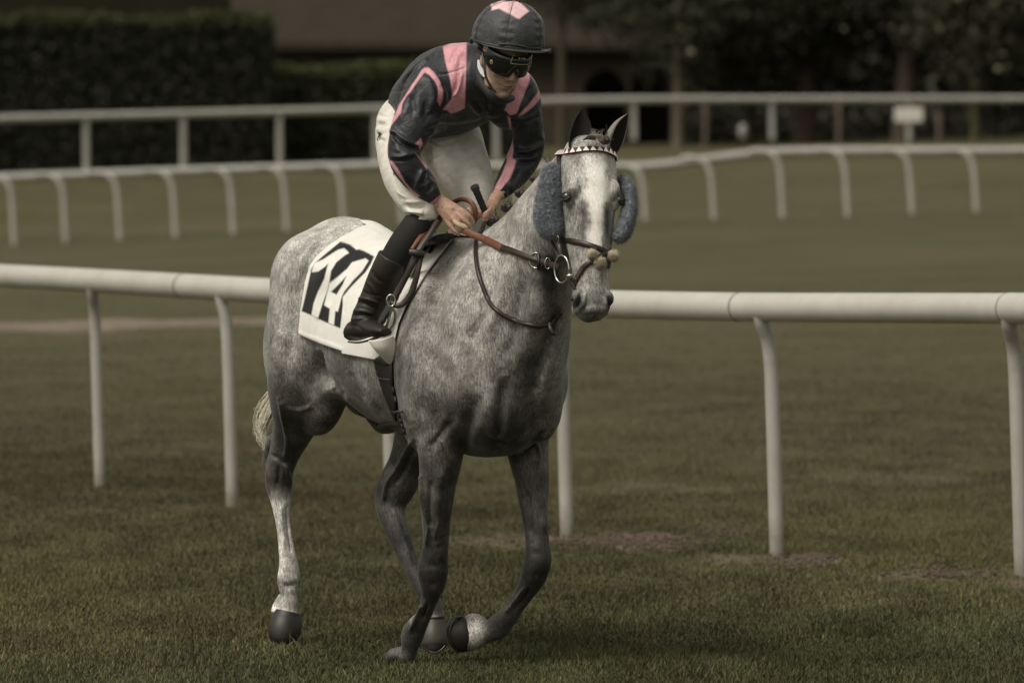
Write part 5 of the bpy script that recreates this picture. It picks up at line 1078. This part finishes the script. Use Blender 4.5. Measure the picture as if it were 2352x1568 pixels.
SJ(q1, [([(700, 640), (560, 760), (440, 900), (400, 980)], 5, .006), ([(760, 620), (640, 740), (520, 860), (470, 960)], 5, -.006), ([(860, 560), (720, 640), (600, 760)], 5, .005), ([(400, 800), (350, 900), (330, 980)], 4, .004), ([(500, 740), (430, 850), (410, 950)], 4, -.004),
    ([(270, 985), (400, 1000), (520, 960)], 2.5, -.004), ([(840, 820), (970, 800), (1150, 740)], 2.4, -.003),
    ([(1100, 500), (1010, 600), (980, 720)], 4, -.005), ([(1130, 560), (1060, 640), (1040, 760)], 4, .005), ([(1060, 760), (1060, 900), (1020, 1040)], 5, -.006), ([(1110, 790), (1080, 950), (1010, 1080)], 4, .006), ([(980, 830), (1010, 950), (1000, 1050)], 3.5, .004),
    ([(700, 800), (780, 940), (800, 1080), (760, 1200)], 8, .006), ([(860, 900), (920, 1050), (900, 1180)], 6, -.008), ([(640, 860), (560, 1000), (520, 1140)], 9, .006), ([(600, 1000), (560, 1120), (600, 1300)], 8, -.006), ([(700, 1080), (720, 1200), (680, 1330)], 8, -.008), ([(500, 1150), (450, 1260), (430, 1380)], 8, .006),
    ([(700, 1300), (820, 1220), (900, 1160)], 6, -.007), ([(740, 1360), (860, 1330), (1000, 1330), (1200, 1290)], 6, .006), ([(720, 1430), (900, 1400), (1100, 1390), (1320, 1340), (1480, 1300)], 5, -.007), ([(720, 1470), (900, 1460), (1150, 1440), (1350, 1390)], 4, .006),
    ([(1180, 1100), (1260, 1200), (1330, 1260)], 5, .006), ([(1220, 1080), (1300, 1180), (1380, 1220)], 5, -.006), ([(1300, 1150), (1420, 1250), (1500, 1240)], 6, .005), ([(1400, 1050), (1390, 1200), (1330, 1340)], 4, -.005), ([(1640, 1180), (1560, 1280), (1460, 1330)], 6, -.006),
    ([(1850, 1130), (1760, 1260), (1700, 1290)], 5, -.006), ([(1650, 1290), (1780, 1310), (1940, 1240)], 5, .006), ([(1640, 1320), (1800, 1340), (1960, 1260)], 4, -.007), ([(1900, 900), (1870, 960), (1800, 1040)], 5, -.004), ([(1880, 1340), (1850, 1440), (1780, 1500)], 7, .005)])
SJ(q2, [([(320, 30), (400, 130), (520, 210), (650, 260)], 6, .009), ([(330, 90), (420, 200), (540, 260), (640, 290)], 5, -.010), ([(310, 370), (450, 380), (580, 340), (660, 290)], 6, .010), ([(310, 400), (480, 400), (610, 350)], 4, -.011), ([(360, 260), (470, 330), (560, 300)], 6, .006),
    ([(330, 40), (350, 150), (400, 240)], 5, .007), ([(700, 500), (640, 600), (590, 760)], 4, .008), ([(720, 520), (680, 620), (640, 700)], 4, -.008), ([(760, 620), (720, 680), (690, 720)], 3.5, .005), ([(850, 700), (790, 730), (720, 830)], 3.5, .005), ([(800, 640), (760, 720), (700, 780)], 3, -.005), ([(400, 450), (480, 560), (560, 660)], 9, .005), ([(560, 440), (600, 520), (580, 640)], 8, -.004),
    ([(1680, 310), (1800, 320), (1900, 290), (1990, 200)], 5, .009), ([(1680, 340), (1820, 350), (1930, 310)], 4, -.010), ([(1860, 130), (1830, 170), (1790, 200)], 6, .006), ([(1700, 420), (1830, 440), (1930, 400)], 5, -.006), ([(1720, 390), (1840, 400), (1950, 350)], 5, .006), ([(1950, 100), (1990, 200), (1960, 300)], 6, .006),
    ([(1600, 440), (1560, 560), (1500, 700)], 4, .005), ([(1760, 470), (1720, 560), (1640, 700)], 8, -.006), ([(1660, 600), (1640, 680), (1680, 760)], 5, .006), ([(1600, 720), (1560, 760), (1500, 790)], 4, -.005)])
set_co(JM, jco); jno = get_no(JM); jco = jco + jno * (fbm(jco, 22, 3, 21) * .0012)[:, None]; set_co(JM, jco); jp = proj(jco); jno = get_no(JM)
front = (jno[:, 1] < .25).astype(float); pink = np.zeros(len(jco))
def PK(f, poly, dlo=None): 
    global pink; pink = np.maximum(pink, cover(jp, [f(*p) for p in poly], 1.6) * front)
PK(q1, [(900, 515), (1000, 470), (1090, 455), (1162, 452), (1158, 600), (1155, 730), (1148, 950), (1140, 1185), (1070, 1220), (990, 1250), (950, 1210), (895, 1200), (960, 1130), (1000, 1080), (1005, 1000), (985, 900), (962, 800), (930, 690), (915, 600)])
PK(q1, [(670, 765), (700, 742), (745, 742), (800, 790), (850, 860), (885, 930), (903, 1000), (905, 1080), (870, 1165), (838, 1105), (850, 1010), (840, 940), (810, 880), (760, 830), (702, 792), (640, 870), (560, 990), (500, 1060), (460, 1130), (440, 1240), (330, 1380), (305, 1500), (290, 1600), (270, 1600), (285, 1450), (310, 1360), (385, 1240), (420, 1150), (480, 1060), (560, 930), (620, 850)])
PK(q2, [(280, 70), (320, 20), (318, 120), (300, 240), (302, 380), (380, 460), (430, 540), (490, 650), (570, 740), (650, 800), (600, 830), (555, 800), (510, 700), (420, 590), (310, 430), (285, 380), (272, 200)])
PK(q2, [(600, 230), (660, 165), (682, 230), (650, 292), (640, 250)]); PK(q2, [(600, 330), (640, 370), (680, 420), (740, 490), (720, 510), (690, 460)]); PK(q2, [(765, 590), (812, 645), (790, 625)])
PK(q2, [(740, 890), (800, 850), (860, 800), (930, 780), (940, 835), (850, 900), (780, 960)])
PK(q1, [(1850, 720), (1850, 890), (1780, 1060), (1740, 1160), (1710, 1245), (1640, 1262), (1575, 1205), (1640, 1040), (1690, 960), (1720, 880), (1770, 800)])
PK(q1, [(1975, 935), (1995, 960), (1990, 1050), (1900, 1160), (1780, 1255), (1725, 1265), (1850, 1130), (1930, 1030)])
PK(q1, [(1610, 1270), (1640, 1300), (1665, 1570), (1640, 1570), (1628, 1400)]); PK(q2, [(1625, 0), (1642, 0), (1675, 280), (1660, 390), (1702, 410), (1680, 500), (1640, 600), (1560, 700), (1500, 770), (1440, 790), (1460, 730), (1480, 680), (1540, 580), (1600, 420), (1590, 250), (1630, 180)])
PK(q2, [(1380, 900), (1390, 850), (1470, 820), (1485, 860), (1400, 910)])
jc = np.array([.015, .017, .021])[None] * (1 - pink[:, None]) + np.array([.58, .285, .325])[None] * pink[:, None]; set_col(JM, 'silk', jc)
def satin(name):
    m, nt, b = mat(name, (.03, .03, .04), .47, spec=.40, sheen=.18); b.inputs['Sheen Roughness'].default_value = .35; at = nt.nodes.new('ShaderNodeAttribute'); at.attribute_name = 'silk'
    n_ = noise(nt, 26, 4, .6, opos(nt), .8); n2 = noise(nt, 9, 3, .6, opos(nt, (1, 1, .5)), 1.2); c = mixc(nt, 1.0, at.outputs['Color'], ramp(nt, n_, [(.3, (.85, .85, .85)), (.7, (1.15, 1.15, 1.15))]), 'MULTIPLY'); nt.links.new(c, b.inputs['Base Color'])
    bump(nt, b, math_(nt, 'ADD', n_, math_(nt, 'MULTIPLY', n2, 1.5)), .45, .010); return m
M_SATIN = satin('satin'); obj('jacket', JM, M_SATIN, jockey)
# ---- breeches ----
RB = MB(); RB.ell(P(955, 285, .28), [HR * .16, HF_ * .13, UP * .13], 14)
RB.limb([(925, 252, .24, 36, .09), (910, 296, .16, 47, .095), (915, 355, .04, 49, .092), (930, 410, -.05, 49, .088), (952, 450, -.11, 46, .082), (968, 482, -.145, 39, .07), (972, 508, -.15, 32.5, .058)], 5, 28)
RB.limb([(1000, 280, .33, 60, .10), (1030, 320, .24, 76, .10), (1050, 360, .16, 70, .095), (1070, 400, .10, 62, .09), (1088, 440, .05, 52, .082), (1098, 480, .02, 42, .07), (1100, 520, .06, 34, .055)], 5, 28)
RM = remesh(RB, .0048, 5); rco = lap(RM, get_co(RM), np.ones(len(RM.vertices)), 8, .6); set_co(RM, rco); rno = get_no(RM)
for poly, w, a_ in [([(720, 160), (860, 240), (1040, 190)], 3, -.004), ([(760, 410), (900, 330), (1040, 200)], 2, -.004), ([(800, 460), (920, 360), (1000, 280)], 9, .002), ([(1300, 200), (1370, 370), (1430, 560), (1470, 680)], 2, .003), ([(860, 500), (960, 600), (1050, 720)], 6, -.0015),
    ([(740, 250), (760, 380), (740, 480)], 5, -.007), ([(480, 860), (560, 870), (700, 860)], 4, .005), ([(490, 900), (600, 930), (720, 920)], 4, -.005), ([(500, 960), (620, 980), (720, 990)], 4, .004), ([(510, 1010), (600, 1020), (680, 1050)], 4, -.004), ([(700, 860), (700, 960), (660, 1060)], 2, -.002), ([(400, 740), (480, 800), (560, 830)], 4, .004),
    ([(380, 560), (430, 700), (520, 800)], 5, -.005), ([(160, 90), (230, 80), (300, 70)], 4, .004), ([(170, 170), (240, 190), (290, 200)], 4, -.004), ([(160, 20), (230, 10), (300, 0)], 4, -.004)]:
    sculpt(rco, rno, [q2(*p) for p in poly], w, a_ * (2.6 if w <= 4 else 2.0))
for poly, w, a_ in [([(160, 1250), (250, 1270), (330, 1300)], 3, -.004), ([(160, 1370), (240, 1390), (310, 1380)], 3, -.004), ([(175, 1310), (250, 1330), (320, 1340)], 4, .004), ([(180, 1430), (250, 1440), (300, 1430)], 4, .004)]: sculpt(rco, rno, [q1(*p) for p in poly], w, a_ * 1.7)
rco = rco + rno * (fbm(rco, 40, 3, 33) * .0007)[:, None]; set_co(RM, rco)
m, nt, b = mat('breeches_white', (.70, .68, .62), .7, spec=.25, sheen=.1); n_ = noise(nt, 22, 5, .6, opos(nt, (1, 1, 1.6))); nt.links.new(ramp(nt, n_, [(.3, (.52, .50, .45)), (.7, (.68, .665, .61))]), b.inputs['Base Color']); bump(nt, b, n_, .35, .008)
breeches = obj('breeches', RM, m, jockey); RT = bvh(RM)
def letter(ch, px, py, size, rot, tree, parent, col, name='lettering', dy=None):
    cu = bpy.data.curves.new('t', 'FONT'); cu.body = ch; cu.size = size; cu.extrude = .0008; cu.align_x = 'CENTER'; cu.align_y = 'CENTER'; cu.offset = .0006; t = bpy.data.objects.new('t', cu); COL.objects.link(t)
    me = bpy.data.meshes.new_from_object(t.evaluated_get(bpy.context.evaluated_depsgraph_get())); bpy.data.objects.remove(t)
    h_ = hit(tree, px, py, .004); 
    if h_ is None: h_ = (P(px, py, dy or 0), A(0, -1, 0))
    n = nrm(h_[1]); up_ = nrm(UP - n * n[2]); rt_ = nrm(np.cross(up_, n)); c_, s_ = math.cos(rot), math.sin(rot); X_ = rt_ * c_ + up_ * s_; Y_ = -rt_ * s_ + up_ * c_; co = get_co(me); out = h_[0] + co[:, :1] * X_ + co[:, 1:2] * Y_ + co[:, 2:3] * n; set_co(me, out)
    return obj(name, me, col, parent, smooth=False)
M_INK = speckle('ink', (.015, .015, .015), .1, 30, .6, .3, bumps=0)
letter('A.', *q1(212, 1488), .040, math.radians(-72), RT, breeches, M_INK); letter('..', *q2(385, 555), .026, math.radians(-65), RT, breeches, M_INK)
# ---- boots ----
SB = MB(); SB.limb([(968, 500, -.15, 33, .052), (952, 530, -.155, 37, .056), (925, 570, -.15, 38, .056), (900, 612, -.13, 35, .052), (886, 640, -.10, 30, .045)], 5, 24); me = remesh(SB, .005, 4); obj('gaiter', me, speckle('gaiter_black', (.013, .012, .011), .3, 60, .75, .3, bumps=.25), jockey)
BB = MB(); BB.limb([(905, 592, -.142, 38.5, .060), (892, 618, -.13, 38, .058), (876, 650, -.10, 36, .054), (860, 684, -.075, 33, .050), (846, 712, -.06, 31, .048), (836, 738, -.06, 31, .046), (832, 758, -.06, 26, .040)], 5, 26)
BB.limb([(798, 764, .0, 12, .030), (812, 758, -.02, 22, .036), (836, 754, -.07, 25, .040), (858, 757, -.13, 19, .040), (875, 760, -.19, 14, .036), (887, 762, -.225, 8, .026)], 5, 24)
BB.limb([(798, 772, .0, 7, .028), (812, 777, -.02, 7, .03), (838, 779, -.07, 7, .036), (864, 773, -.14, 6, .036)], 4, 20)
BM = remesh(BB, .0042, 4); bco = get_co(BM); bno = get_no(BM)
for poly, w, a_ in [([(835, 290), (890, 330), (960, 380)], 2, .003), ([(700, 560), (760, 590), (850, 600)], 3, -.003), ([(650, 640), (720, 650), (800, 690)], 3.5, -.006), ([(660, 620), (740, 620), (830, 650)], 3.5, .006), ([(640, 700), (720, 700), (790, 720)], 3.5, .006), ([(640, 730), (720, 730), (790, 740)], 3, -.006), ([(630, 760), (700, 750), (780, 760)], 3, .004), ([(600, 800), (680, 800), (740, 860)], 3, -.003), ([(770, 420), (800, 480), (860, 520)], 4, -.004), ([(740, 500), (790, 560), (830, 640)], 4, .004)]:
    sculpt(bco, bno, [zz4(*p) for p in poly], w, a_)
set_co(BM, bco); obj('boot', BM, speckle('boot_leather', (.020, .015, .012), .4, 40, .50, .4, bumps=.35, bd=.002), jockey)
mb = MB(); 
for k in range(4): mb.tube([P(*zz4(812 + 14 * k, 292 + 10 * k), -.205), P(*zz4(800 + 14 * k, 335 + 10 * k), -.205), P(*zz4(788 + 14 * k, 378 + 10 * k), -.205)], .0012, 5)
# far boot, mostly hidden by the horse
BB = MB(); BB.limb([(1040, 560, .40, 26, .05), (1020, 620, .46, 24, .05), (1005, 690, .48, 22, .045), (1020, 715, .42, 16, .045), (1040, 722, .36, 10, .035)], 5, 20); me = remesh(BB, .006, 3); obj('boot', me, bpy.data.materials['boot_leather'], jockey)
# ---- helmet, cap cover, goggles ----
hp_ = math.radians(9); HFW = A(math.sin(yw) * math.cos(hp_), -math.cos(yw) * math.cos(hp_), -math.sin(hp_)); HUP = nrm(np.cross(HFW, SL)); HUP = HUP if HUP[2] > 0 else -HUP
HUP = nrm(HUP + A(.035, 0, 0)); HCC = P(1166, 104, -.345)
def HH(l, f, u): return HCC + SL * l + HFW * f + HUP * u
def hel(t, a, sc=1.0, lift=0):   # t: 0 top .. 1 rim, a: angle from the front
    ph = t * math.radians(106); r = math.sin(ph) ** .84; return HH(.134 * sc * r * math.sin(a), -.004 + .150 * sc * r * math.cos(a), .034 + .130 * sc * math.cos(ph) + lift)
rings = []; nA = 120; cols = []
seam_a = [math.radians(x) for x in (-32, 32, 90, 148, 212, 270)]
for i in range(46):
    t = i / 45 * .995 + .005; ring = []
    for j in range(nA):
        a = 2 * math.pi * j / nA; p = hel(t, a); nn = nrm(p - HH(0, -.012, .0)); d = 0
        for s_ in seam_a:
            da = abs((a - s_ + math.pi) % (2 * math.pi) - math.pi); d -= .0030 * math.exp(-(da * math.sin(t * 1.6) * 130 / 2.5) ** 2 * .25); d += .0028 * math.exp(-((da - .10) / .10) ** 2) * math.sin(t * 46 + s_ * 3) * min(1, t * 2)
        d += .0022 * math.sin(a * 9 + t * 5) * max(0, t - .78) * 4 + .0016 * math.sin(a * 23 + t * 9) * max(0, t - .7) * 3 + .0012 * math.sin(a * 5 + t * 13)
        ring.append(p + nn * d)
        st = .30 + .15 * abs(((a / (2 * math.pi) * 6 + .5 - math.radians(0)) % 1) - .5) * 2
        sa = (math.degrees(a) + 32) % 60; tip = 1 - abs(((math.degrees(a) - 32) % 62) - 31) / 31
        cols.append((t, a))
    rings.append(ring)
mb = MB(); mb.loft(rings); me = mb.mesh('cap'); hc = get_co(me); hp = proj(hc); pk = cover(hp, [q3(788, 170), (1127, 4), q3(810, 75), (1160, -4), (1182, -4), q3(1260, 60), q3(1385, 182), q3(1300, 245), q3(1225, 312), q3(1100, 240), q3(980, 180), q3(900, 140)], 1.5)
upn = ((hc - HCC) @ HUP) > .06; pk = pk * upn * (get_no(me)[:, 2] > -.2); 
tt = np.array(cols + [(0, 0)] * (len(hc) - len(cols)))[:len(hc)]; back = (hc[:, 1] > HCC[1] + .02) & (tt[:, 0] < .38); pk = np.maximum(pk, back * 1.0)
jc = np.array([.045, .048, .052])[None] * (1 - pk[:, None]) + np.array([.70, .46, .49])[None] * pk[:, None]; set_col(me, 'silk', jc)
M_CAP = satin('cap_silk'); M_CAP.node_tree.nodes['Principled BSDF'].inputs['Roughness'].default_value = .6; cap = obj('helmet_cap', me, M_CAP, jockey)
me = cap.data; mb = MB()
for a in seam_a: mb.tube([hel(t, a, 1.004) for t in np.linspace(.05, .97, 24)], .0009, 5)
mb.build('seam', speckle('seam_thread', (.012, .012, .013), .2, 60, .6), cap); 
mb = MB(); mb.ell(hel(0, 0, 1.0, .001), [SL * .008, HFW * .008, HUP * .002], 8); mb.build('button', speckle('button_pink', (.42, .16, .18), .1, 60), cap)
# peak
mb = MB(); rings = []
for k in np.linspace(-1.35, 1.35, 31):
    base_ = hel(.985, k, .96); w_ = .040 * math.cos(k * 1.1) ** .7; dirv = nrm(SL * math.sin(k) * .8 + HFW * math.cos(k))
    e = base_ + dirv * w_ - HUP * (.006 * w_ / .04); rings.append([base_ + HUP * .003, e + HUP * .0015, e + dirv * .001 - HUP * .001, base_ - HUP * .001])
mb.loft(rings); mb.build('peak', speckle('peak_black', (.035, .036, .037), .3, 50, .5, .5), cap)
# drawstring band round the rim, tied at the front, loose end to the right
mb = MB()
mb.tube([hel(.965, a, 1.015) for a in np.linspace(-math.pi, math.pi, 60)], [.0042 + .0016 * math.sin(k * 2.3) for k in range(60)], 8)
mb.tube([hel(.93, a, 1.03) + HUP * (.004 * math.sin(a * 5)) for a in np.linspace(-1.2, .7, 22)], [.003 + .001 * math.sin(k) for k in range(22)], 8)
fx, fy = q3(1590, 815); mb.build('drawstring', M_CAP if False else speckle('string_black', (.028, .029, .031), .3, 80, .55), cap)
free_strap('string_end', [(1243, 117, -.47), (1252, 118, -.475), (1260, 117, -.475), (1266, 117, -.47)], [.006, .010, .015, .020], bpy.data.materials['string_black'], cap, .0015)
mb = MB()
for k in range(5): mb.ell(hel(.95, 1.75 + .12 * k, 1.02) - HUP * .005 * k, [SL * .008, HFW * .014, HUP * .006], 7)
for k in range(6): mb.ell(P(1092 + 3.5 * k, 88 + 5 * k, -.33), [A(.013, 0, -.006), A(0, .012, 0), A(.002, 0, .006)], 7)
mb.build('gathered_silk', bpy.data.materials['string_black'], cap)
# goggles: wrap-round dark lens with nose notch
M_LENS, nt, b = mat('goggle_lens', (.006, .006, .007), .10, spec=.6); M_FRAME = speckle('goggle_frame', (.012, .012, .012), .2, 60, .5, .4)
def gog(a, u, o_=0): return JH((.086 + o_) * math.sin(a), .010 + (.096 + o_) * math.cos(a), u + .004)
mb = MB(); rings = []
for a in np.linspace(-1.42, 1.42, 43):
    nb = math.exp(-(a / .16) ** 2) * .028; bot = -.020 + nb + .036 * max(0, abs(a) - .75) ** 1.3 ; top_ = .060; ring = []
    bl = .010 * (1 - (abs(a) / 1.6) ** 2)
    for q_ in np.linspace(0, 1, 7): ring.append(gog(a, bot + (top_ - bot) * q_, .004 + bl * math.sin(q_ * math.pi) * 1.0))
    for q_ in np.linspace(1, 0, 4): ring.append(gog(a, bot + (top_ - bot) * q_, -.010))
    rings.append(ring)
mb.loft(rings); gg = mb.build('goggles', M_LENS, jockey)
mb = MB(); mb.tube([gog(a, -.020 + math.exp(-(a / .16) ** 2) * .028 + .036 * max(0, abs(a) - .75) ** 1.3, .002) for a in np.linspace(-1.42, 1.42, 60)], .0032, 8); mb.build('frame', M_FRAME, gg)
# printed frame and badge on the lens
GT = BVHTree.FromPolygons([tuple(v.co) for v in gg.data.vertices], [tuple(p.vertices) for p in gg.data.polygons])
M_BADGE = speckle('badge_gold', (.30, .26, .12), .2, 60, .5, .4, bumps=0); M_PALE = speckle('print_pale', (.38, .36, .25), .1, 60, .5, bumps=0)
def on_lens(poly, w_, name, m_): 
    mb = MB(); pts, ns = drape(GT, [q3(*p) for p in poly], .0012, 3, fall=-.5); mb.tube(pts, w_, 6); return mb.build(name, m_, gg)
on_lens([(1138, 872), (1110, 950), (1088, 1010), (1150, 1022), (1260, 1030), (1375, 1022), (1388, 950), (1393, 885)], .0011, 'printed_line', M_PALE)
on_lens([(1215, 938), (1260, 938), (1310, 938)], .0042, 'printed_label', M_PALE)
letter('KROO', *q3(1263, 938), .0075, 0, GT, gg, M_INK)
h_ = hit(GT, *q3(783, 992), .001)
if h_:
    n = h_[1]; t1 = nrm(np.cross(n, UH)); t2 = np.cross(n, t1); mb = MB(); mb.ell(h_[0], [t1 * .0075, t2 * .0095, n * .0015], 10); mb.build('badge', M_BADGE, gg)
    mb = MB(); mb.ell(h_[0] + n * .0012, [t1 * .0035, t2 * .0045, n * .001], 8); mb.build('badge_mark', M_FRAME, gg)
free_strap('goggle_strap', [(1124, 128, -.43), (1114, 126, -.40), (1104, 120, -.36), (1096, 112, -.32)], .018, M_FRAME, jockey)
free_strap('chin_strap', [(1108, 122, -.40), (1112, 150, -.425), (1116, 176, -.43), (1128, 200, -.43), (1140, 214, -.43)], .009, M_BLK, jockey)
free_strap('stock_collar', [(1099, 138, -.35), (1102, 155, -.36), (1108, 168, -.37), (1113, 177, -.38)], [.008, .018, .016, .006], speckle('stock_white', (.62, .62, .62), .05, 40, .7), jockey)
mb = MB(); mb.tube([P(1100, 170, -.30), P(1112, 196, -.34), P(1135, 222, -.36), P(1158, 228, -.31), P(1176, 226, -.20)], [.016, .019, .020, .018, .012], 12, sub=5); mb.build('neck_scarf', speckle('scarf_black', (.014, .014, .015), .3, 30, .7, bumps=.4, bd=.004), jockey)
# cuffs
mb = MB(); c0, c1 = P(*q2(830, 870), -.18), P(*q2(860, 900), -.185); ax = nrm(c1 - c0)
for o_ in (0, .006): mb.tube([c0 + ax * (-.004 + o_), c0 + ax * (.006 + o_)], .0305 - o_ * .3, 22)
# ---- whip ----
whip = empty('whip', P(1120, 500, -.12), 'black riding whip with ridged grip and flat cap end, held upright in the left hand', 'whip')
mb = MB(); a_ = P(1092, 434, -.185); b_ = P(1120, 500, -.15); p_ = [a_ + (b_ - a_) * t for t in np.linspace(0, 1.25, 26)]; mb.tube(p_, [(.0125 + (.0012 if k % 3 == 0 else 0)) * (1.05 - .006 * k) for k in range(26)], 16); mb.build('grip', speckle('grip_rubber', (.016, .015, .014), .3, 80, .6, .4), whip)
ax = nrm(a_ - b_); mb = MB(); mb.tube([a_ - ax * .012, a_, a_ + ax * .010, a_ + ax * .014], [.013, .0165, .0172, .0150], 20); mb.build('cap_end', speckle('cap_rubber', (.028, .026, .024), .2, 60, .45, .5), whip)
mb = MB(); mb.tube([a_ + ax * .0135, a_ + ax * .0155], .0055, 14); mb.build('cap_stud', M_BRN, whip)
mb = MB(); e = b_ + (b_ - a_) * .22; mb.tube([e, e + A(.06, .12, -.14), e + A(.13, .26, -.30)], [.005, .004, .003], 8, sub=4); mb.build('shaft', M_BLK, whip)
